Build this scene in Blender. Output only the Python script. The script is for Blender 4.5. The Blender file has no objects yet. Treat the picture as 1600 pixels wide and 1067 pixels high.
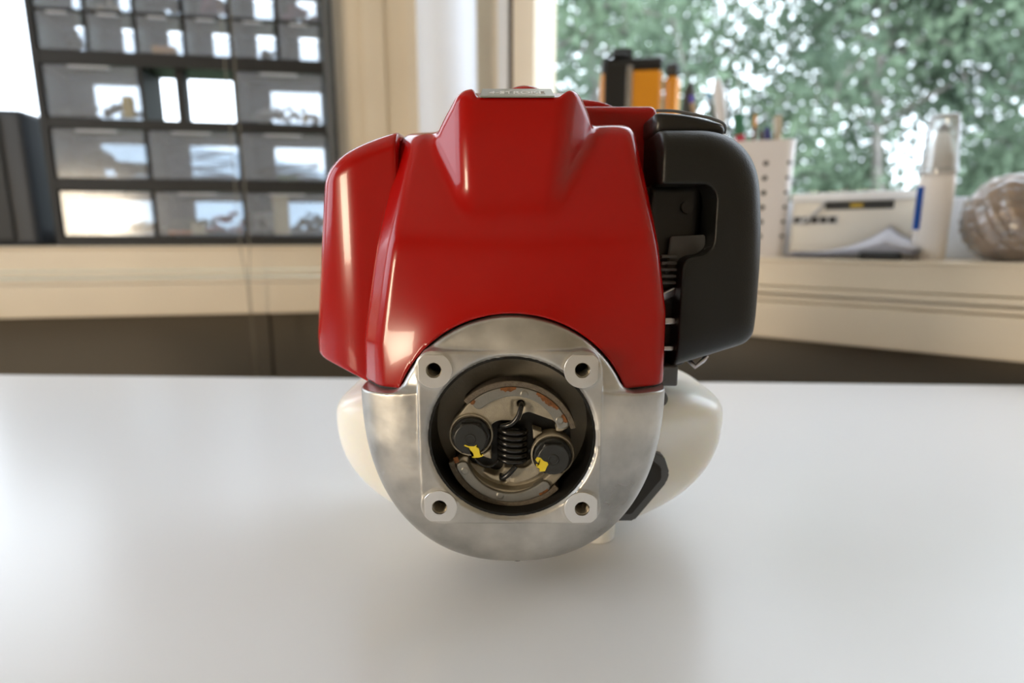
import bpy, bmesh, math, random
import numpy as np
from mathutils import Matrix, Vector
random.seed(7); rng = np.random.default_rng(7)
sc = bpy.context.scene
C = sc.collection
PI = math.pi

# ------------------------------------------------------------------ camera, sky, lights, exposure
F, CX, CY = 900.0, 800.0, 533.5
PITCH = math.radians(10.5); CAM_H = 0.19
cam_d = bpy.data.cameras.new('camera'); cam = bpy.data.objects.new('camera', cam_d); C.objects.link(cam)
cam_d.sensor_width = 36.0; cam_d.lens = F/1600*36; cam_d.clip_start = 0.01; cam_d.clip_end = 200
cam_d.dof.use_dof = True; cam_d.dof.focus_distance = 0.285; cam_d.dof.aperture_fstop = 4.6
cam.matrix_world = Matrix.Translation((0, 0, CAM_H)) @ Matrix.Rotation(PI/2-PITCH, 4, 'X')
sc.camera = cam

world = bpy.data.worlds.new('overcast_sky'); sc.world = world; world.use_nodes = True
wn = world.node_tree; bg = wn.nodes['Background']
bg.inputs[0].default_value = (0.82, 0.885, 1.0, 1); bg.inputs[1].default_value = 4.9

def area(name, loc, target, sx, sy, power, col):
    l = bpy.data.lights.new(name, 'AREA'); l.shape = 'RECTANGLE'; l.size = sx; l.size_y = sy
    l.energy = power; l.color = col
    o = bpy.data.objects.new(name, l); C.objects.link(o); o.location = loc
    o.rotation_euler = (Vector(target)-Vector(loc)).to_track_quat('-Z', 'Y').to_euler()
    return o
area('warm_room_light', (-1.76, -1.25, 0.27), (0.1, 0.4, 0.12), 0.50, 0.40, 28.0, (1.0, 0.82, 0.60))

sc.view_settings.view_transform = 'Standard'; sc.view_settings.look = 'None'
sc.view_settings.gamma = 1.0; sc.view_settings.use_curve_mapping = False
sc.view_settings.exposure = 0.0
sc.cycles.max_bounces = 10; sc.cycles.diffuse_bounces = 5; sc.cycles.glossy_bounces = 4
sc.cycles.transparent_max_bounces = 24; sc.cycles.transmission_bounces = 8
sc.cycles.sample_clamp_indirect = 6; sc.cycles.use_denoising = True

# ------------------------------------------------------------------ helpers: calibration
def ray(px, py):
    x, z, f = (px-CX)/F, -(py-CY)/F, 1.0
    c, s = math.cos(PITCH), math.sin(PITCH)
    return Vector((x, f*c+z*s, -f*s+z*c))
def at_y(px, py, Y):
    r = ray(px, py); return Vector((0, 0, CAM_H)) + r*(Y/r.y)
class Frame:
    """a wall frame: x along the wall, y outwards through it, z up"""
    def __init__(s, ox, oy, slope):
        s.o = Vector((ox, oy, 0)); s.rz = math.atan(slope)
        s.u = Vector((math.cos(s.rz), math.sin(s.rz), 0)); s.v = Vector((-math.sin(s.rz), math.cos(s.rz), 0))
        s.m = Matrix.Translation(s.o) @ Matrix.Rotation(s.rz, 4, 'Z')
    def px(s, px, py, y=0.0):
        r = ray(px, py); c = Vector((0, 0, CAM_H)); o = s.o+s.v*y
        t = (o-c).dot(s.v)/r.dot(s.v); p = c+r*t-s.o
        return Vector((p.dot(s.u), y, p.z))
    def w(s, x, y, z): return s.m @ Vector((x, y, z))
FL = Frame(-0.156, 1.417, 0.16)
FR = Frame(-0.156, 1.417, -0.75)

# ------------------------------------------------------------------ helpers: materials
def mat(name, col, rough=0.5, metal=0.0, var=0.0, vscale=20, bump=0.0, bscale=200, spec=0.5, coat=0.0, sss=0.0, aniso=None, rvar=0.0, bdist=0.0005):
    m = bpy.data.materials.new(name); m.use_nodes = True
    nt = m.node_tree; p = nt.nodes['Principled BSDF']
    p.inputs['Base Color'].default_value = (*col, 1); p.inputs['Roughness'].default_value = rough
    p.inputs['Metallic'].default_value = metal; p.inputs['Specular IOR Level'].default_value = spec
    p.inputs['Coat Weight'].default_value = coat; p.inputs['Coat Roughness'].default_value = 0.03
    if sss:
        p.inputs['Subsurface Weight'].default_value = sss; p.inputs['Subsurface Scale'].default_value = 0.02
        p.inputs['Subsurface Radius'].default_value = (1, 0.8, 0.5)
    tc = nt.nodes.new('ShaderNodeTexCoord')
    if var or rvar:
        n = nt.nodes.new('ShaderNodeTexNoise'); n.inputs['Scale'].default_value = vscale; n.inputs['Detail'].default_value = 5
        nt.links.new(tc.outputs['Object'], n.inputs['Vector'])
        if aniso:
            mp = nt.nodes.new('ShaderNodeMapping'); mp.inputs['Scale'].default_value = aniso
            nt.links.new(tc.outputs['Object'], mp.inputs[0]); nt.links.new(mp.outputs[0], n.inputs['Vector'])
        if var:
            r = nt.nodes.new('ShaderNodeValToRGB'); e = r.color_ramp.elements
            e[0].position = 0.3; e[1].position = 0.7
            e[0].color = (*[max(0, c*(1-var)) for c in col], 1); e[1].color = (*[min(1, c*(1+var)) for c in col], 1)
            nt.links.new(n.outputs['Fac'], r.inputs[0]); nt.links.new(r.outputs[0], p.inputs['Base Color'])
        if rvar:
            mr = nt.nodes.new('ShaderNodeMapRange'); mr.inputs['From Min'].default_value = 0.3; mr.inputs['From Max'].default_value = 0.7
            mr.inputs['To Min'].default_value = rough-rvar; mr.inputs['To Max'].default_value = rough+rvar
            nt.links.new(n.outputs['Fac'], mr.inputs[0]); nt.links.new(mr.outputs[0], p.inputs['Roughness'])
    if bump:
        n2 = nt.nodes.new('ShaderNodeTexNoise'); n2.inputs['Scale'].default_value = bscale; n2.inputs['Detail'].default_value = 3
        nt.links.new(tc.outputs['Object'], n2.inputs['Vector'])
        b = nt.nodes.new('ShaderNodeBump'); b.inputs['Strength'].default_value = bump; b.inputs['Distance'].default_value = bdist
        nt.links.new(n2.outputs['Fac'], b.inputs['Height']); nt.links.new(b.outputs[0], p.inputs['Normal'])
    return m
def clear(name, tint=(1, 1, 1), milky=0.12, gloss=0.12, rough=0.08, mcol=None):
    """thin clear sheet: mostly see-through, a little milky, with a soft sheen"""
    m = bpy.data.materials.new(name); m.use_nodes = True; nt = m.node_tree; nt.nodes.remove(nt.nodes['Principled BSDF'])
    out = nt.nodes['Material Output']
    t = nt.nodes.new('ShaderNodeBsdfTransparent'); t.inputs[0].default_value = (*tint, 1)
    d = nt.nodes.new('ShaderNodeBsdfDiffuse'); d.inputs[0].default_value = (*(mcol or (0.8, 0.8, 0.82)), 1)
    g = nt.nodes.new('ShaderNodeBsdfGlossy'); g.inputs['Roughness'].default_value = rough
    a = nt.nodes.new('ShaderNodeMixShader'); a.inputs[0].default_value = milky
    b = nt.nodes.new('ShaderNodeMixShader')
    fr = nt.nodes.new('ShaderNodeLayerWeight'); fr.inputs[0].default_value = 0.35
    mu = nt.nodes.new('ShaderNodeMath'); mu.operation = 'MULTIPLY'; mu.inputs[1].default_value = gloss*4
    ad = nt.nodes.new('ShaderNodeMath'); ad.operation = 'ADD'; ad.inputs[1].default_value = gloss*0.5; ad.use_clamp = True
    nt.links.new(fr.outputs['Fresnel'], mu.inputs[0]); nt.links.new(mu.outputs[0], ad.inputs[0]); nt.links.new(ad.outputs[0], b.inputs[0])
    nt.links.new(t.outputs[0], a.inputs[1]); nt.links.new(d.outputs[0], a.inputs[2])
    nt.links.new(a.outputs[0], b.inputs[1]); nt.links.new(g.outputs[0], b.inputs[2]); nt.links.new(b.outputs[0], out.inputs[0])
    return m
M = {}
M['red'] = mat('red_gloss_plastic', (0.38, 0.003, 0.002), 0.2, 0, spec=0.3, coat=0.2)
M['alu'] = mat('cast_aluminium', (0.52, 0.51, 0.485), 0.40, 0.85, var=0.42, vscale=26, bump=0.35, bscale=55, rvar=0.16, bdist=0.0016)
M['alu_in'] = mat('shaded_aluminium_floor', (0.24, 0.215, 0.17), 0.5, 0.5, var=0.1, vscale=60, bump=0.2, bscale=900)  # base colour darkened to paint in shadow at the bottom of the bore
M['bore'] = mat('shade_dark_metal', (0.018, 0.018, 0.017), 0.36, 0.6, var=0.15, vscale=60)  # near-black paints in the shade of the bore recess
M['machined'] = mat('machined_aluminium', (0.80, 0.79, 0.77), 0.30, 0.9, var=0.06, vscale=40)
M['thread'] = mat('threaded_steel', (0.30, 0.27, 0.22), 0.35, 0.9)
M['dark_hole'] = mat('hole_black', (0.012, 0.011, 0.01), 0.6)
M['shoe'] = mat('sintered_shoe', (0.40, 0.36, 0.28), 0.5, 0.45, var=0.10, vscale=300, bump=0.6, bscale=1600, bdist=0.0003)
M['band'] = mat('machined_shoe_band', (0.27, 0.265, 0.24), 0.36, 0.6, var=0.12, vscale=90, bump=0.2, bscale=1200)
M['lining'] = mat('friction_lining', (0.15, 0.125, 0.095), 0.7, 0.15, var=0.25, vscale=500, bump=0.8, bscale=1500)
M['rust'] = mat('rust', (0.20, 0.075, 0.02), 0.8, 0.0, var=0.45, vscale=500, bump=0.8, bscale=1200)
M['bolt'] = mat('black_oxide_bolt', (0.035, 0.037, 0.036), 0.38, 0.4, var=0.1, vscale=200)
M['spring'] = mat('black_spring_steel', (0.012, 0.012, 0.012), 0.22, 0.3, spec=0.7)
M['yellow'] = mat('yellow_marker_paint', (0.78, 0.62, 0.03), 0.5)
M['gasket'] = mat('black_gasket', (0.02, 0.015, 0.015), 0.6)
M['tank'] = mat('milky_white_tank_plastic', (0.96, 0.94, 0.87), 0.3, sss=0.35, coat=0.2)
M['grey_plastic'] = mat('textured_dark_grey_plastic', (0.008, 0.009, 0.009), 0.40, 0, bump=0.55, bscale=1500, bdist=0.0003, spec=0.4)
M['black_plastic'] = mat('black_plastic', (0.012, 0.012, 0.012), 0.35)
M['black_matte'] = mat('black_matte', (0.02, 0.02, 0.019), 0.6)
M['mid_grey'] = mat('mid_grey_plastic', (0.11, 0.115, 0.12), 0.45)
M['steel'] = mat('bright_zinc_steel', (0.62, 0.62, 0.66), 0.25, 1.0)
M['label_silver'] = mat('silver_label', (0.33, 0.35, 0.32), 0.35, 0.3)
M['white_print'] = mat('white_print', (0.8, 0.8, 0.8), 0.5)
M['table'] = mat('white_laminate', (0.74, 0.74, 0.745), 0.27, 0, spec=0.5)
M['edge'] = mat('table_edge_banding', (0.62, 0.58, 0.52), 0.4)
M['cream'] = mat('cream_painted_wood', (0.76, 0.65, 0.49), 0.42, 0, var=0.03, vscale=5)
M['cream_light'] = mat('light_cream_paint', (0.74, 0.70, 0.62), 0.42)
M['post'] = mat('cool_white_paint', (0.84, 0.88, 0.95), 0.5)
M['white_paint'] = mat('white_paint', (0.80, 0.81, 0.82), 0.45)
M['wall'] = mat('beige_wall_paint', (0.62, 0.55, 0.44), 0.7, 0, var=0.03, vscale=4)
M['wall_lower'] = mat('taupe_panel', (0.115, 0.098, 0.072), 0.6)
M['ceiling'] = mat('white_ceiling', (0.78, 0.76, 0.72), 0.8)
M['floor'] = mat('brown_floor', (0.20, 0.13, 0.08), 0.5, 0, var=0.2, vscale=3)
M['seam'] = mat('dark_joint', (0.05, 0.03, 0.02), 0.7)
M['glass'] = clear('window_glass', (0.97, 0.985, 0.98), 0.0, 0.008, 0.02)
M['drawer'] = clear('clear_drawer_plastic', (0.93, 0.95, 0.97), 0.17, 0.05, 0.14, (0.70, 0.75, 0.82))
M['handle'] = clear('milky_handle_plastic', (0.95, 0.97, 1.0), 0.6, 0.1, 0.2, (0.85, 0.87, 0.9))
M['lip'] = mat('blue_grey_back_plastic', (0.16, 0.19, 0.24), 0.5)
M['cab'] = mat('black_cabinet_plastic', (0.006, 0.006, 0.005), 0.6)
M['cab_sheen'] = mat('cabinet_side_sheen', (0.10, 0.105, 0.105), 0.5)  # lighter grey paints in the reflection on the right side panel
M['navy'] = mat('dark_navy_plastic', (0.012, 0.017, 0.024), 0.5)
M['orange'] = mat('orange_plastic', (0.66, 0.25, 0.01), 0.35)
M['cup'] = mat('perforated_white_plastic', (0.72, 0.68, 0.66), 0.4)
M['paper'] = mat('white_paper', (0.86, 0.85, 0.89), 0.7)
M['bottle'] = mat('white_bottle_plastic', (0.78, 0.72, 0.66), 0.4)
M['blue'] = mat('blue_label', (0.04, 0.20, 0.75), 0.5)
M['film'] = clear('plastic_film', (0.95, 0.95, 0.95), 0.14, 0.20, 0.16)
M['cap'] = clear('clear_cap', (0.92, 0.96, 0.96), 0.26, 0.24, 0.10)
M['twine'] = mat('brown_twine', (0.33, 0.19, 0.075), 0.8, 0, var=0.4, vscale=60)
def plain(name, col, rough=0.5): 
    if name not in M: M[name] = mat(name, col, rough)
    return M[name]

# ------------------------------------------------------------------ helpers: objects
def tag(o, label=None, cat=None, group=None, kind=None):
    if label: o['label'] = label
    if cat: o['category'] = cat
    if group: o['group'] = group
    if kind: o['kind'] = kind
    return o
def empty(name, loc, rz=0, **k):
    o = bpy.data.objects.new(name, None); C.objects.link(o); o.empty_display_size = 0.02
    o.location = loc; o.rotation_euler = (0, 0, rz); return tag(o, **k)
def link(name, me, m, parent=None, smooth=False, loc=None, rot=None):
    if m: me.materials.append(m)
    if smooth: me.polygons.foreach_set('use_smooth', [True]*len(me.polygons))
    o = bpy.data.objects.new(name, me); C.objects.link(o)
    if parent: o.parent = parent
    if loc is not None: o.location = loc
    if rot is not None: o.rotation_euler = rot
    return o
def from_bm(name, bm, m, parent=None, smooth=False, loc=None, rot=None):
    me = bpy.data.meshes.new(name); bm.normal_update(); bm.to_mesh(me); bm.free()
    return link(name, me, m, parent, smooth, loc, rot)
def bbox(bm, x0, x1, y0, y1, z0, z1, bev=0.0, seg=2):
    r = bmesh.ops.create_cube(bm, size=1.0)
    for v in r['verts']:
        v.co = Vector(((x0+x1)/2+v.co.x*(x1-x0), (y0+y1)/2+v.co.y*(y1-y0), (z0+z1)/2+v.co.z*(z1-z0)))
    if bev:
        es = list({e for v in r['verts'] for e in v.link_edges})
        bmesh.ops.bevel(bm, geom=es, offset=bev, segments=seg, affect='EDGES', profile=0.5)
def box(name, x0, x1, y0, y1, z0, z1, m, parent=None, bev=0.0, seg=2, **k):
    bm = bmesh.new(); bbox(bm, min(x0, x1), max(x0, x1), min(y0, y1), max(y0, y1), min(z0, z1), max(z0, z1), bev, seg)
    return from_bm(name, bm, m, parent, **k)
def framed(name, fr, x0, x1, y0, y1, z0, z1, m, bev=0.0, kind='structure'):
    o = box(name, x0, x1, y0, y1, z0, z1, m, None, bev); o.matrix_world = fr.m.copy()
    if kind: o['kind'] = kind
    return o
def lathe_bm(bm, prof, seg=32, sx=1, sy=1, c=(0, 0, 0), axis='Z', cap=True):
    rings = []
    for r, h in prof:
        ring = []
        for i in range(seg):
            a = 2*PI*i/seg; p = (r*math.cos(a)*sx, r*math.sin(a)*sy, h)
            if axis == 'Y': p = (p[0], h, p[1])
            ring.append(bm.verts.new((p[0]+c[0], p[1]+c[1], p[2]+c[2])))
        rings.append(ring)
    for a, b in zip(rings, rings[1:]):
        for i in range(seg):
            j = (i+1) % seg; bm.faces.new((a[i], a[j], b[j], b[i]))
    if cap:
        bm.faces.new(rings[0][::-1]); bm.faces.new(rings[-1])
    bmesh.ops.recalc_face_normals(bm, faces=bm.faces)
def lathe(name, prof, m, parent=None, seg=32, smooth=True, **k):
    kk = {a: k.pop(a) for a in ('sx', 'sy', 'c', 'axis', 'cap') if a in k}
    bm = bmesh.new(); lathe_bm(bm, prof, seg, **kk)
    o = from_bm(name, bm, m, parent, smooth, **k)
    if smooth: sharp(o)
    return o
def sharp(o, ang=40):
    me = o.data; bm = bmesh.new(); bm.from_mesh(me)
    for e in bm.edges:
        if len(e.link_faces) == 2 and e.calc_face_angle(0) > math.radians(ang): e.smooth = False
    bm.to_mesh(me); bm.free()
def tube_bm(bm, pts, r, seg=8, taper=None):
    pts = [Vector(p) for p in pts]; n = len(pts); rings = []
    up = Vector((0, 0, 1)); prev = None
    for i, p in enumerate(pts):
        t = (pts[min(i+1, n-1)]-pts[max(i-1, 0)]).normalized()
        if prev is None:
            a = t.orthogonal().normalized()
        else:
            a = (prev-t*prev.dot(t)).normalized()
        prev = a; b = t.cross(a); rr = r if taper is None else r*(taper[0]+(taper[1]-taper[0])*i/(n-1))
        rings.append([bm.verts.new(p+(a*math.cos(2*PI*k/seg)+b*math.sin(2*PI*k/seg))*rr) for k in range(seg)])
    for x, y in zip(rings, rings[1:]):
        for k in range(seg): bm.faces.new((x[k], x[(k+1) % seg], y[(k+1) % seg], y[k]))
    bm.faces.new(rings[0][::-1]); bm.faces.new(rings[-1])
def tube(name, pts, r, m, parent=None, seg=8, taper=None, **k):
    bm = bmesh.new(); tube_bm(bm, pts, r, seg, taper); return from_bm(name, bm, m, parent, True, **k)
def prism(name, poly, y0, y1, m, parent=None, bev=0.0, **k):
    bm = bmesh.new(); a = [bm.verts.new((x, y0, z)) for x, z in poly]; b = [bm.verts.new((x, y1, z)) for x, z in poly]
    bm.faces.new(a); bm.faces.new(b[::-1]); n = len(poly)
    for i in range(n): bm.faces.new((a[i], b[i], b[(i+1) % n], a[(i+1) % n]))
    bmesh.ops.recalc_face_normals(bm, faces=bm.faces)
    if bev: bmesh.ops.bevel(bm, geom=list(bm.edges), offset=bev, segments=2, affect='EDGES')
    return from_bm(name, bm, m, parent, **k)

# ------------------------------------------------------------------ helpers: smooth solids (mm in, metres out)
def smax(a, b, k):
    h = np.maximum(k-np.abs(a-b), 0)/k; return np.maximum(a, b)+h*h*k*0.25
def smin(a, b, k): return -smax(-a, -b, k)
def sbox(x, y, z, c, h, r):
    qx = np.abs(x-c[0])-h[0]+r; qy = np.abs(y-c[1])-h[1]+r; qz = np.abs(z-c[2])-h[2]+r
    return np.sqrt(np.maximum(qx, 0)**2+np.maximum(qy, 0)**2+np.maximum(qz, 0)**2)+np.minimum(np.maximum(np.maximum(qx, qy), qz), 0)-r
def solid(name, f, lo, hi, h, m, parent=None, angle=None):
    lo = np.array(lo, float)-2*h; n = np.ceil((np.array(hi, float)+2*h-lo)/h).astype(int)+1
    ax = [lo[i]+h*np.arange(n[i]) for i in range(3)]
    X, Y, Z = np.meshgrid(*[a.astype(np.float32) for a in ax], indexing='ij')
    V = np.asarray(f(X, Y, Z), dtype=np.float32); S = V < 0
    nx, ny, nz = n
    cs = np.zeros((nx-1, ny-1, nz-1), np.int8)
    for i in (0, 1):
        for j in (0, 1):
            for k in (0, 1): cs += S[i:nx-1+i, j:ny-1+j, k:nz-1+k]
    act = (cs > 0) & (cs < 8); idx = np.full(act.shape, -1, np.int64); ci = np.argwhere(act); idx[act] = np.arange(len(ci))
    acc = np.zeros((len(ci), 3)); cnt = np.zeros(len(ci))
    for d in range(3):
        o1, o2 = [a for a in range(3) if a != d]
        for a in (0, 1):
            for b in (0, 1):
                p = ci.copy(); p[:, o1] += a; p[:, o2] += b; q = p.copy(); q[:, d] += 1
                v0 = V[p[:, 0], p[:, 1], p[:, 2]]; v1 = V[q[:, 0], q[:, 1], q[:, 2]]
                mk = (v0 < 0) != (v1 < 0); t = np.where(mk, v0/np.where(mk, v0-v1, 1), 0)
                pt = p.astype(float); pt[:, d] += t
                acc[mk] += pt[mk]; cnt[mk] += 1
    P = lo+h*acc/cnt[:, None]
    P0 = P.copy()
    for _ in range(3):
        e = 0.15*h
        ev = lambda q: np.asarray(f(q[:, 0], q[:, 1], q[:, 2]), dtype=float)
        v = ev(P); g = np.stack([(ev(P+np.eye(3)[i]*e)-ev(P-np.eye(3)[i]*e))/(2*e) for i in range(3)], 1)
        g2 = np.maximum((g**2).sum(1), 0.05); st = -(v/g2)[:, None]*g
        L = np.linalg.norm(st, axis=1); st *= np.minimum(1, 0.5*h/np.maximum(L, 1e-9))[:, None]
        P = P+st
    faces = []
    for d in range(3):
        o1, o2 = [(1, 2), (2, 0), (0, 1)][d]
        sl0 = [slice(None)]*3; sl1 = [slice(None)]*3; sl0[d] = slice(0, -1); sl1[d] = slice(1, None)
        a = S[tuple(sl0)]; b = S[tuple(sl1)]; e = np.argwhere(a != b); inside = a[e[:, 0], e[:, 1], e[:, 2]]
        ok = (e[:, o1] > 0) & (e[:, o2] > 0) & (e[:, o1] < n[o1]-1) & (e[:, o2] < n[o2]-1); e = e[ok]; inside = inside[ok]
        def gi(u, w):
            q = e.copy(); q[:, o1] -= u; q[:, o2] -= w; return idx[q[:, 0], q[:, 1], q[:, 2]]
        Q = np.stack([gi(1, 1), gi(0, 1), gi(0, 0), gi(1, 0)], 1); Q[~inside] = Q[~inside][:, ::-1]; faces.append(Q)
    Q = np.concatenate(faces); Q = Q[(Q >= 0).all(1)]
    me = bpy.data.meshes.new(name); me.vertices.add(len(P)); me.vertices.foreach_set('co', (P*0.001).astype(np.float32).ravel())
    me.loops.add(len(Q)*4); me.loops.foreach_set('vertex_index', Q.ravel().astype(np.int32))
    me.polygons.add(len(Q)); me.polygons.foreach_set('loop_start', (np.arange(len(Q))*4).astype(np.int32))
    me.polygons.foreach_set('use_smooth', np.ones(len(Q), bool)); me.update(calc_edges=True)
    o = link(name, me, m, parent)
    if angle: me.set_sharp_from_angle(angle=math.radians(angle))
    return o

# ================================================================== THE SETTING
HZ = 1.30                                  # top of the windows
Zs_L, Zs_R = 0.165, 0.152                  # tops of the two sills
ZB_L, ZB_R = 0.008, 0.018                  # bottoms of the sill fascias
def fascia(fr, x0, x1, zt, zb, n):
    # sill board, upper fascia, stepped moulding, lower fascia
    framed(f'trim_{n}', fr, x0, x1, -0.004, 0.20, zt-0.006, zt, M['cream'], 0.002)
    h = zt-zb
    framed(f'trim_{n+1}', fr, x0, x1, 0.0, 0.03, zt-0.34*h, zt-0.006, M['cream'])
    framed(f'trim_{n+2}', fr, x0, x1, -0.006, 0.03, zt-0.44*h, zt-0.355*h, M['cream'], 0.003)
    framed(f'trim_{n+3}', fr, x0, x1, -0.003, 0.03, zt-0.53*h, zt-0.46*h, M['cream'], 0.002)
    framed(f'trim_{n+4}', fr, x0, x1, -0.010, 0.20, zb, zt-0.54*h, M['cream'], 0.003)
fascia(FL, -1.75, 0.03, Zs_L, ZB_L, 1)
fascia(FR, -0.02, 1.72, Zs_R, ZB_R, 6)
# low wall below the sills, set back, in panels with a joint
jx = FL.px(425, 540, 0.07).x
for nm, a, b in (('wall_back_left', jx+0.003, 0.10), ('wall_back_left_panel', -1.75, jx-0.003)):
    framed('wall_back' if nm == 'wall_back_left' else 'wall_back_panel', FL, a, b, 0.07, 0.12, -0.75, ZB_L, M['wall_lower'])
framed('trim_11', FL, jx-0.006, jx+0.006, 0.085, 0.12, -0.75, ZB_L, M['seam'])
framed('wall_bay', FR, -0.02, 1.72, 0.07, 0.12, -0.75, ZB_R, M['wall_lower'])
# wall above the windows
framed('wall_header_left', FL, -1.75, 0.03, 0.0, 0.2, HZ, 1.75, M['wall'])
framed('wall_header_right', FR, -0.02, 1.72, 0.0, 0.2, HZ, 1.75, M['wall'])
# corner post between the two windows
pc = at_y(697, 60, 1.40)
lathe('wall_corner_post', [(0.068, 0.1), (0.068, 1.75)], M['post'], seg=48, cap=True, loc=(pc.x, 1.415, 0.0))['kind'] = 'structure'
# left window: cream boards beside the post, frame and glass
xl = lambda px: FL.px(px, 60, 0.0).x
for k, (a, b, y, mm) in enumerate(((541, 566, 0.03, 'cream'), (566, 600, 0.022, 'cream'), (600, 633, 0.028, 'cream'), (633, 655, 0.015, 'cream'), (520, 541, 0.045, 'cream_light'))):
    framed(f'trim_{12+k}', FL, FL.px(a, 60, y).x, FL.px(b+0.6, 60, y).x, y, 0.19, Zs_L, HZ, M[mm], 0.0015)
w1 = empty('window_1', FL.w(-0.9, 0.14, Zs_L), FL.rz); w1['kind'] = 'structure'
x0, x1 = -1.68, FL.px(522, 60, 0.12).x; hh = HZ-Zs_L
def loc_box(name, par, fr, ox, a, b, y0, y1, z0, z1, m, zs, bev=0.002):
    return box(name, a-ox, b-ox, y0-0.14, y1-0.14, z0-zs, z1-zs, m, par, bev)
for a, b, z0_, z1_ in ((x0, x1, Zs_L, Zs_L+0.035), (x0, x1, HZ-0.05, HZ), (x0, x0+0.05, Zs_L, HZ), (x1-0.04, x1, Zs_L, HZ)):
    loc_box('window_frame', w1, FL, -0.9, a, b, 0.12, 0.17, z0_, z1_, M['white_paint'], Zs_L)
loc_box('pane', w1, FL, -0.9, x0+0.05, x1-0.04, 0.143, 0.147, Zs_L+0.035, HZ-0.05, M['glass'], Zs_L, 0)
# right window
strips = ((720, 777, 0.100, 'cream'), (777, 793, 0.098, 'white_paint'), (793, 801, 0.104, 'seam'), (801, 834, 0.100, 'cream'))
for k, (a, b, y, mm) in enumerate(strips):
    framed(f'trim_{20+k}', FR, FR.px(a, 60, y).x, FR.px(b+0.4, 60, y).x, y, 0.19, Zs_R, HZ, M[mm], 0.001)
w2 = empty('window_2', FR.w(0.9, 0.14, Zs_R), FR.rz); w2['kind'] = 'structure'
x0, x1 = FR.px(838, 60, 0.101).x-0.034, 1.66
zb = FR.px(1330, 312, 0.10).z
for a, b, z0_, z1_, yy in ((x0+0.02, x1, Zs_R, zb, 0.12), (x0+0.02, x1, HZ-0.05, HZ, 0.12), (x0, x0+0.02, Zs_R, HZ, 0.101), (x1-0.05, x1, Zs_R, HZ, 0.12)):
    loc_box('window_frame', w2, FR, 0.9, a, b, yy, 0.17, z0_, z1_, M['post'], Zs_R)
loc_box('pane', w2, FR, 0.9, x0+0.02, x1-0.05, 0.143, 0.147, zb, HZ-0.05, M['glass'], Zs_R, 0)
# rest of the room
pL, pR = FL.w(-1.75, 0, 0), FR.w(1.72, 0, 0)
def st(n, *a): o = box(n, *a); o['kind'] = 'structure'; return o
st('floor', pL.x-0.1, pR.x+0.1, -2.1, 1.7, -0.80, -0.75, M['floor'])
def poly_slab(name, pts, z0, z1, m):
    bm = bmesh.new(); a = [bm.verts.new((x, y, z0)) for x, y in pts]; b = [bm.verts.new((x, y, z1)) for x, y in pts]
    bm.faces.new(a[::-1]); bm.faces.new(b); n = len(pts)
    for i in range(n): bm.faces.new((a[i], a[(i+1) % n], b[(i+1) % n], b[i]))
    bmesh.ops.recalc_face_normals(bm, faces=bm.faces)
    o = from_bm(name, bm, m); o['kind'] = 'structure'; return o
c0 = FL.w(0, 0.2, 0)
poly_slab('ceiling', [(pL.x-0.1, -2.1), (pR.x+0.1, -2.1), (pR.x+0.1, pR.y+0.2), (c0.x+0.05, c0.y+0.08), (pL.x-0.1, pL.y+0.25)], 1.75, 1.80, M['ceiling'])
st('wall_left', pL.x-0.1, pL.x, -2.1, pL.y+0.2, -0.75, 0.20, M['wall'])
st('wall_left_header', pL.x-0.1, pL.x, -2.1, pL.y+0.2, HZ, 1.75, M['wall'])
st('wall_left_rear', pL.x-0.1, pL.x, -2.1, -0.25, 0.20, HZ, M['wall'])
st('wall_left_pier', pL.x-0.1, pL.x, 0.95, pL.y+0.2, 0.20, HZ, M['wall'])
w3 = empty('window_3', (pL.x-0.05, 0.35, 0.20)); w3['kind'] = 'structure'
for a, b, z0_, z1_ in ((-0.60, 0.60, 0, 0.05), (-0.60, 0.60, HZ-0.25, HZ-0.20), (-0.60, -0.55, 0.05, HZ-0.25), (0.55, 0.60, 0.05, HZ-0.25), (-0.02, 0.02, 0.05, HZ-0.25)):
    box('window_frame', -0.025, 0.025, a, b, z0_, z1_, M['white_paint'], w3, 0.002)
for a, b in ((-0.55, -0.02), (0.02, 0.55)): box('pane', -0.002, 0.002, a, b, 0.05, HZ-0.25, M['glass'], w3)
st('wall_right', pR.x, pR.x+0.1, -2.1, pR.y+0.2, -0.75, 1.75, M['wall'])
st('wall_front', pL.x, pR.x, -2.1, -2.0, -0.75, 1.75, M['wall'])

# ================================================================== OUTDOORS
M['grass'] = mat('meadow', (0.10, 0.15, 0.07), 0.9, 0, var=0.3, vscale=1)
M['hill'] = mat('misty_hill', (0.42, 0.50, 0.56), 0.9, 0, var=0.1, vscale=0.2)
bm = bmesh.new(); bbox(bm, -60, 60, 2.2, 90, -2.7, -2.5); g = from_bm('ground', bm, M['grass']); g['kind'] = 'structure'
bm = bmesh.new()
hs = [(-110+i*6, 60, 2.0+10.0/(1+math.exp((i-14)*0.8))+1.2*math.sin(i*0.55)+0.6*math.sin(i*1.3+1)) for i in range(28)]
va = [bm.verts.new((x, y, -2.6)) for x, y, z in hs]; vb = [bm.verts.new((x, y+6, z)) for x, y, z in hs]; vc = [bm.verts.new((x, y+16, -2.6)) for x, y, z in hs]
for i in range(len(hs)-1):
    bm.faces.new((va[i], va[i+1], vb[i+1], vb[i])); bm.faces.new((vb[i], vb[i+1], vc[i+1], vc[i]))
h_ = from_bm('hill', bm, M['hill'], None, True); h_['kind'] = 'structure'
M['leaf'] = bpy.data.materials.new('birch_leaf'); M['leaf'].use_nodes = True
nt = M['leaf'].node_tree; nt.nodes.remove(nt.nodes['Principled BSDF'])
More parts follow.
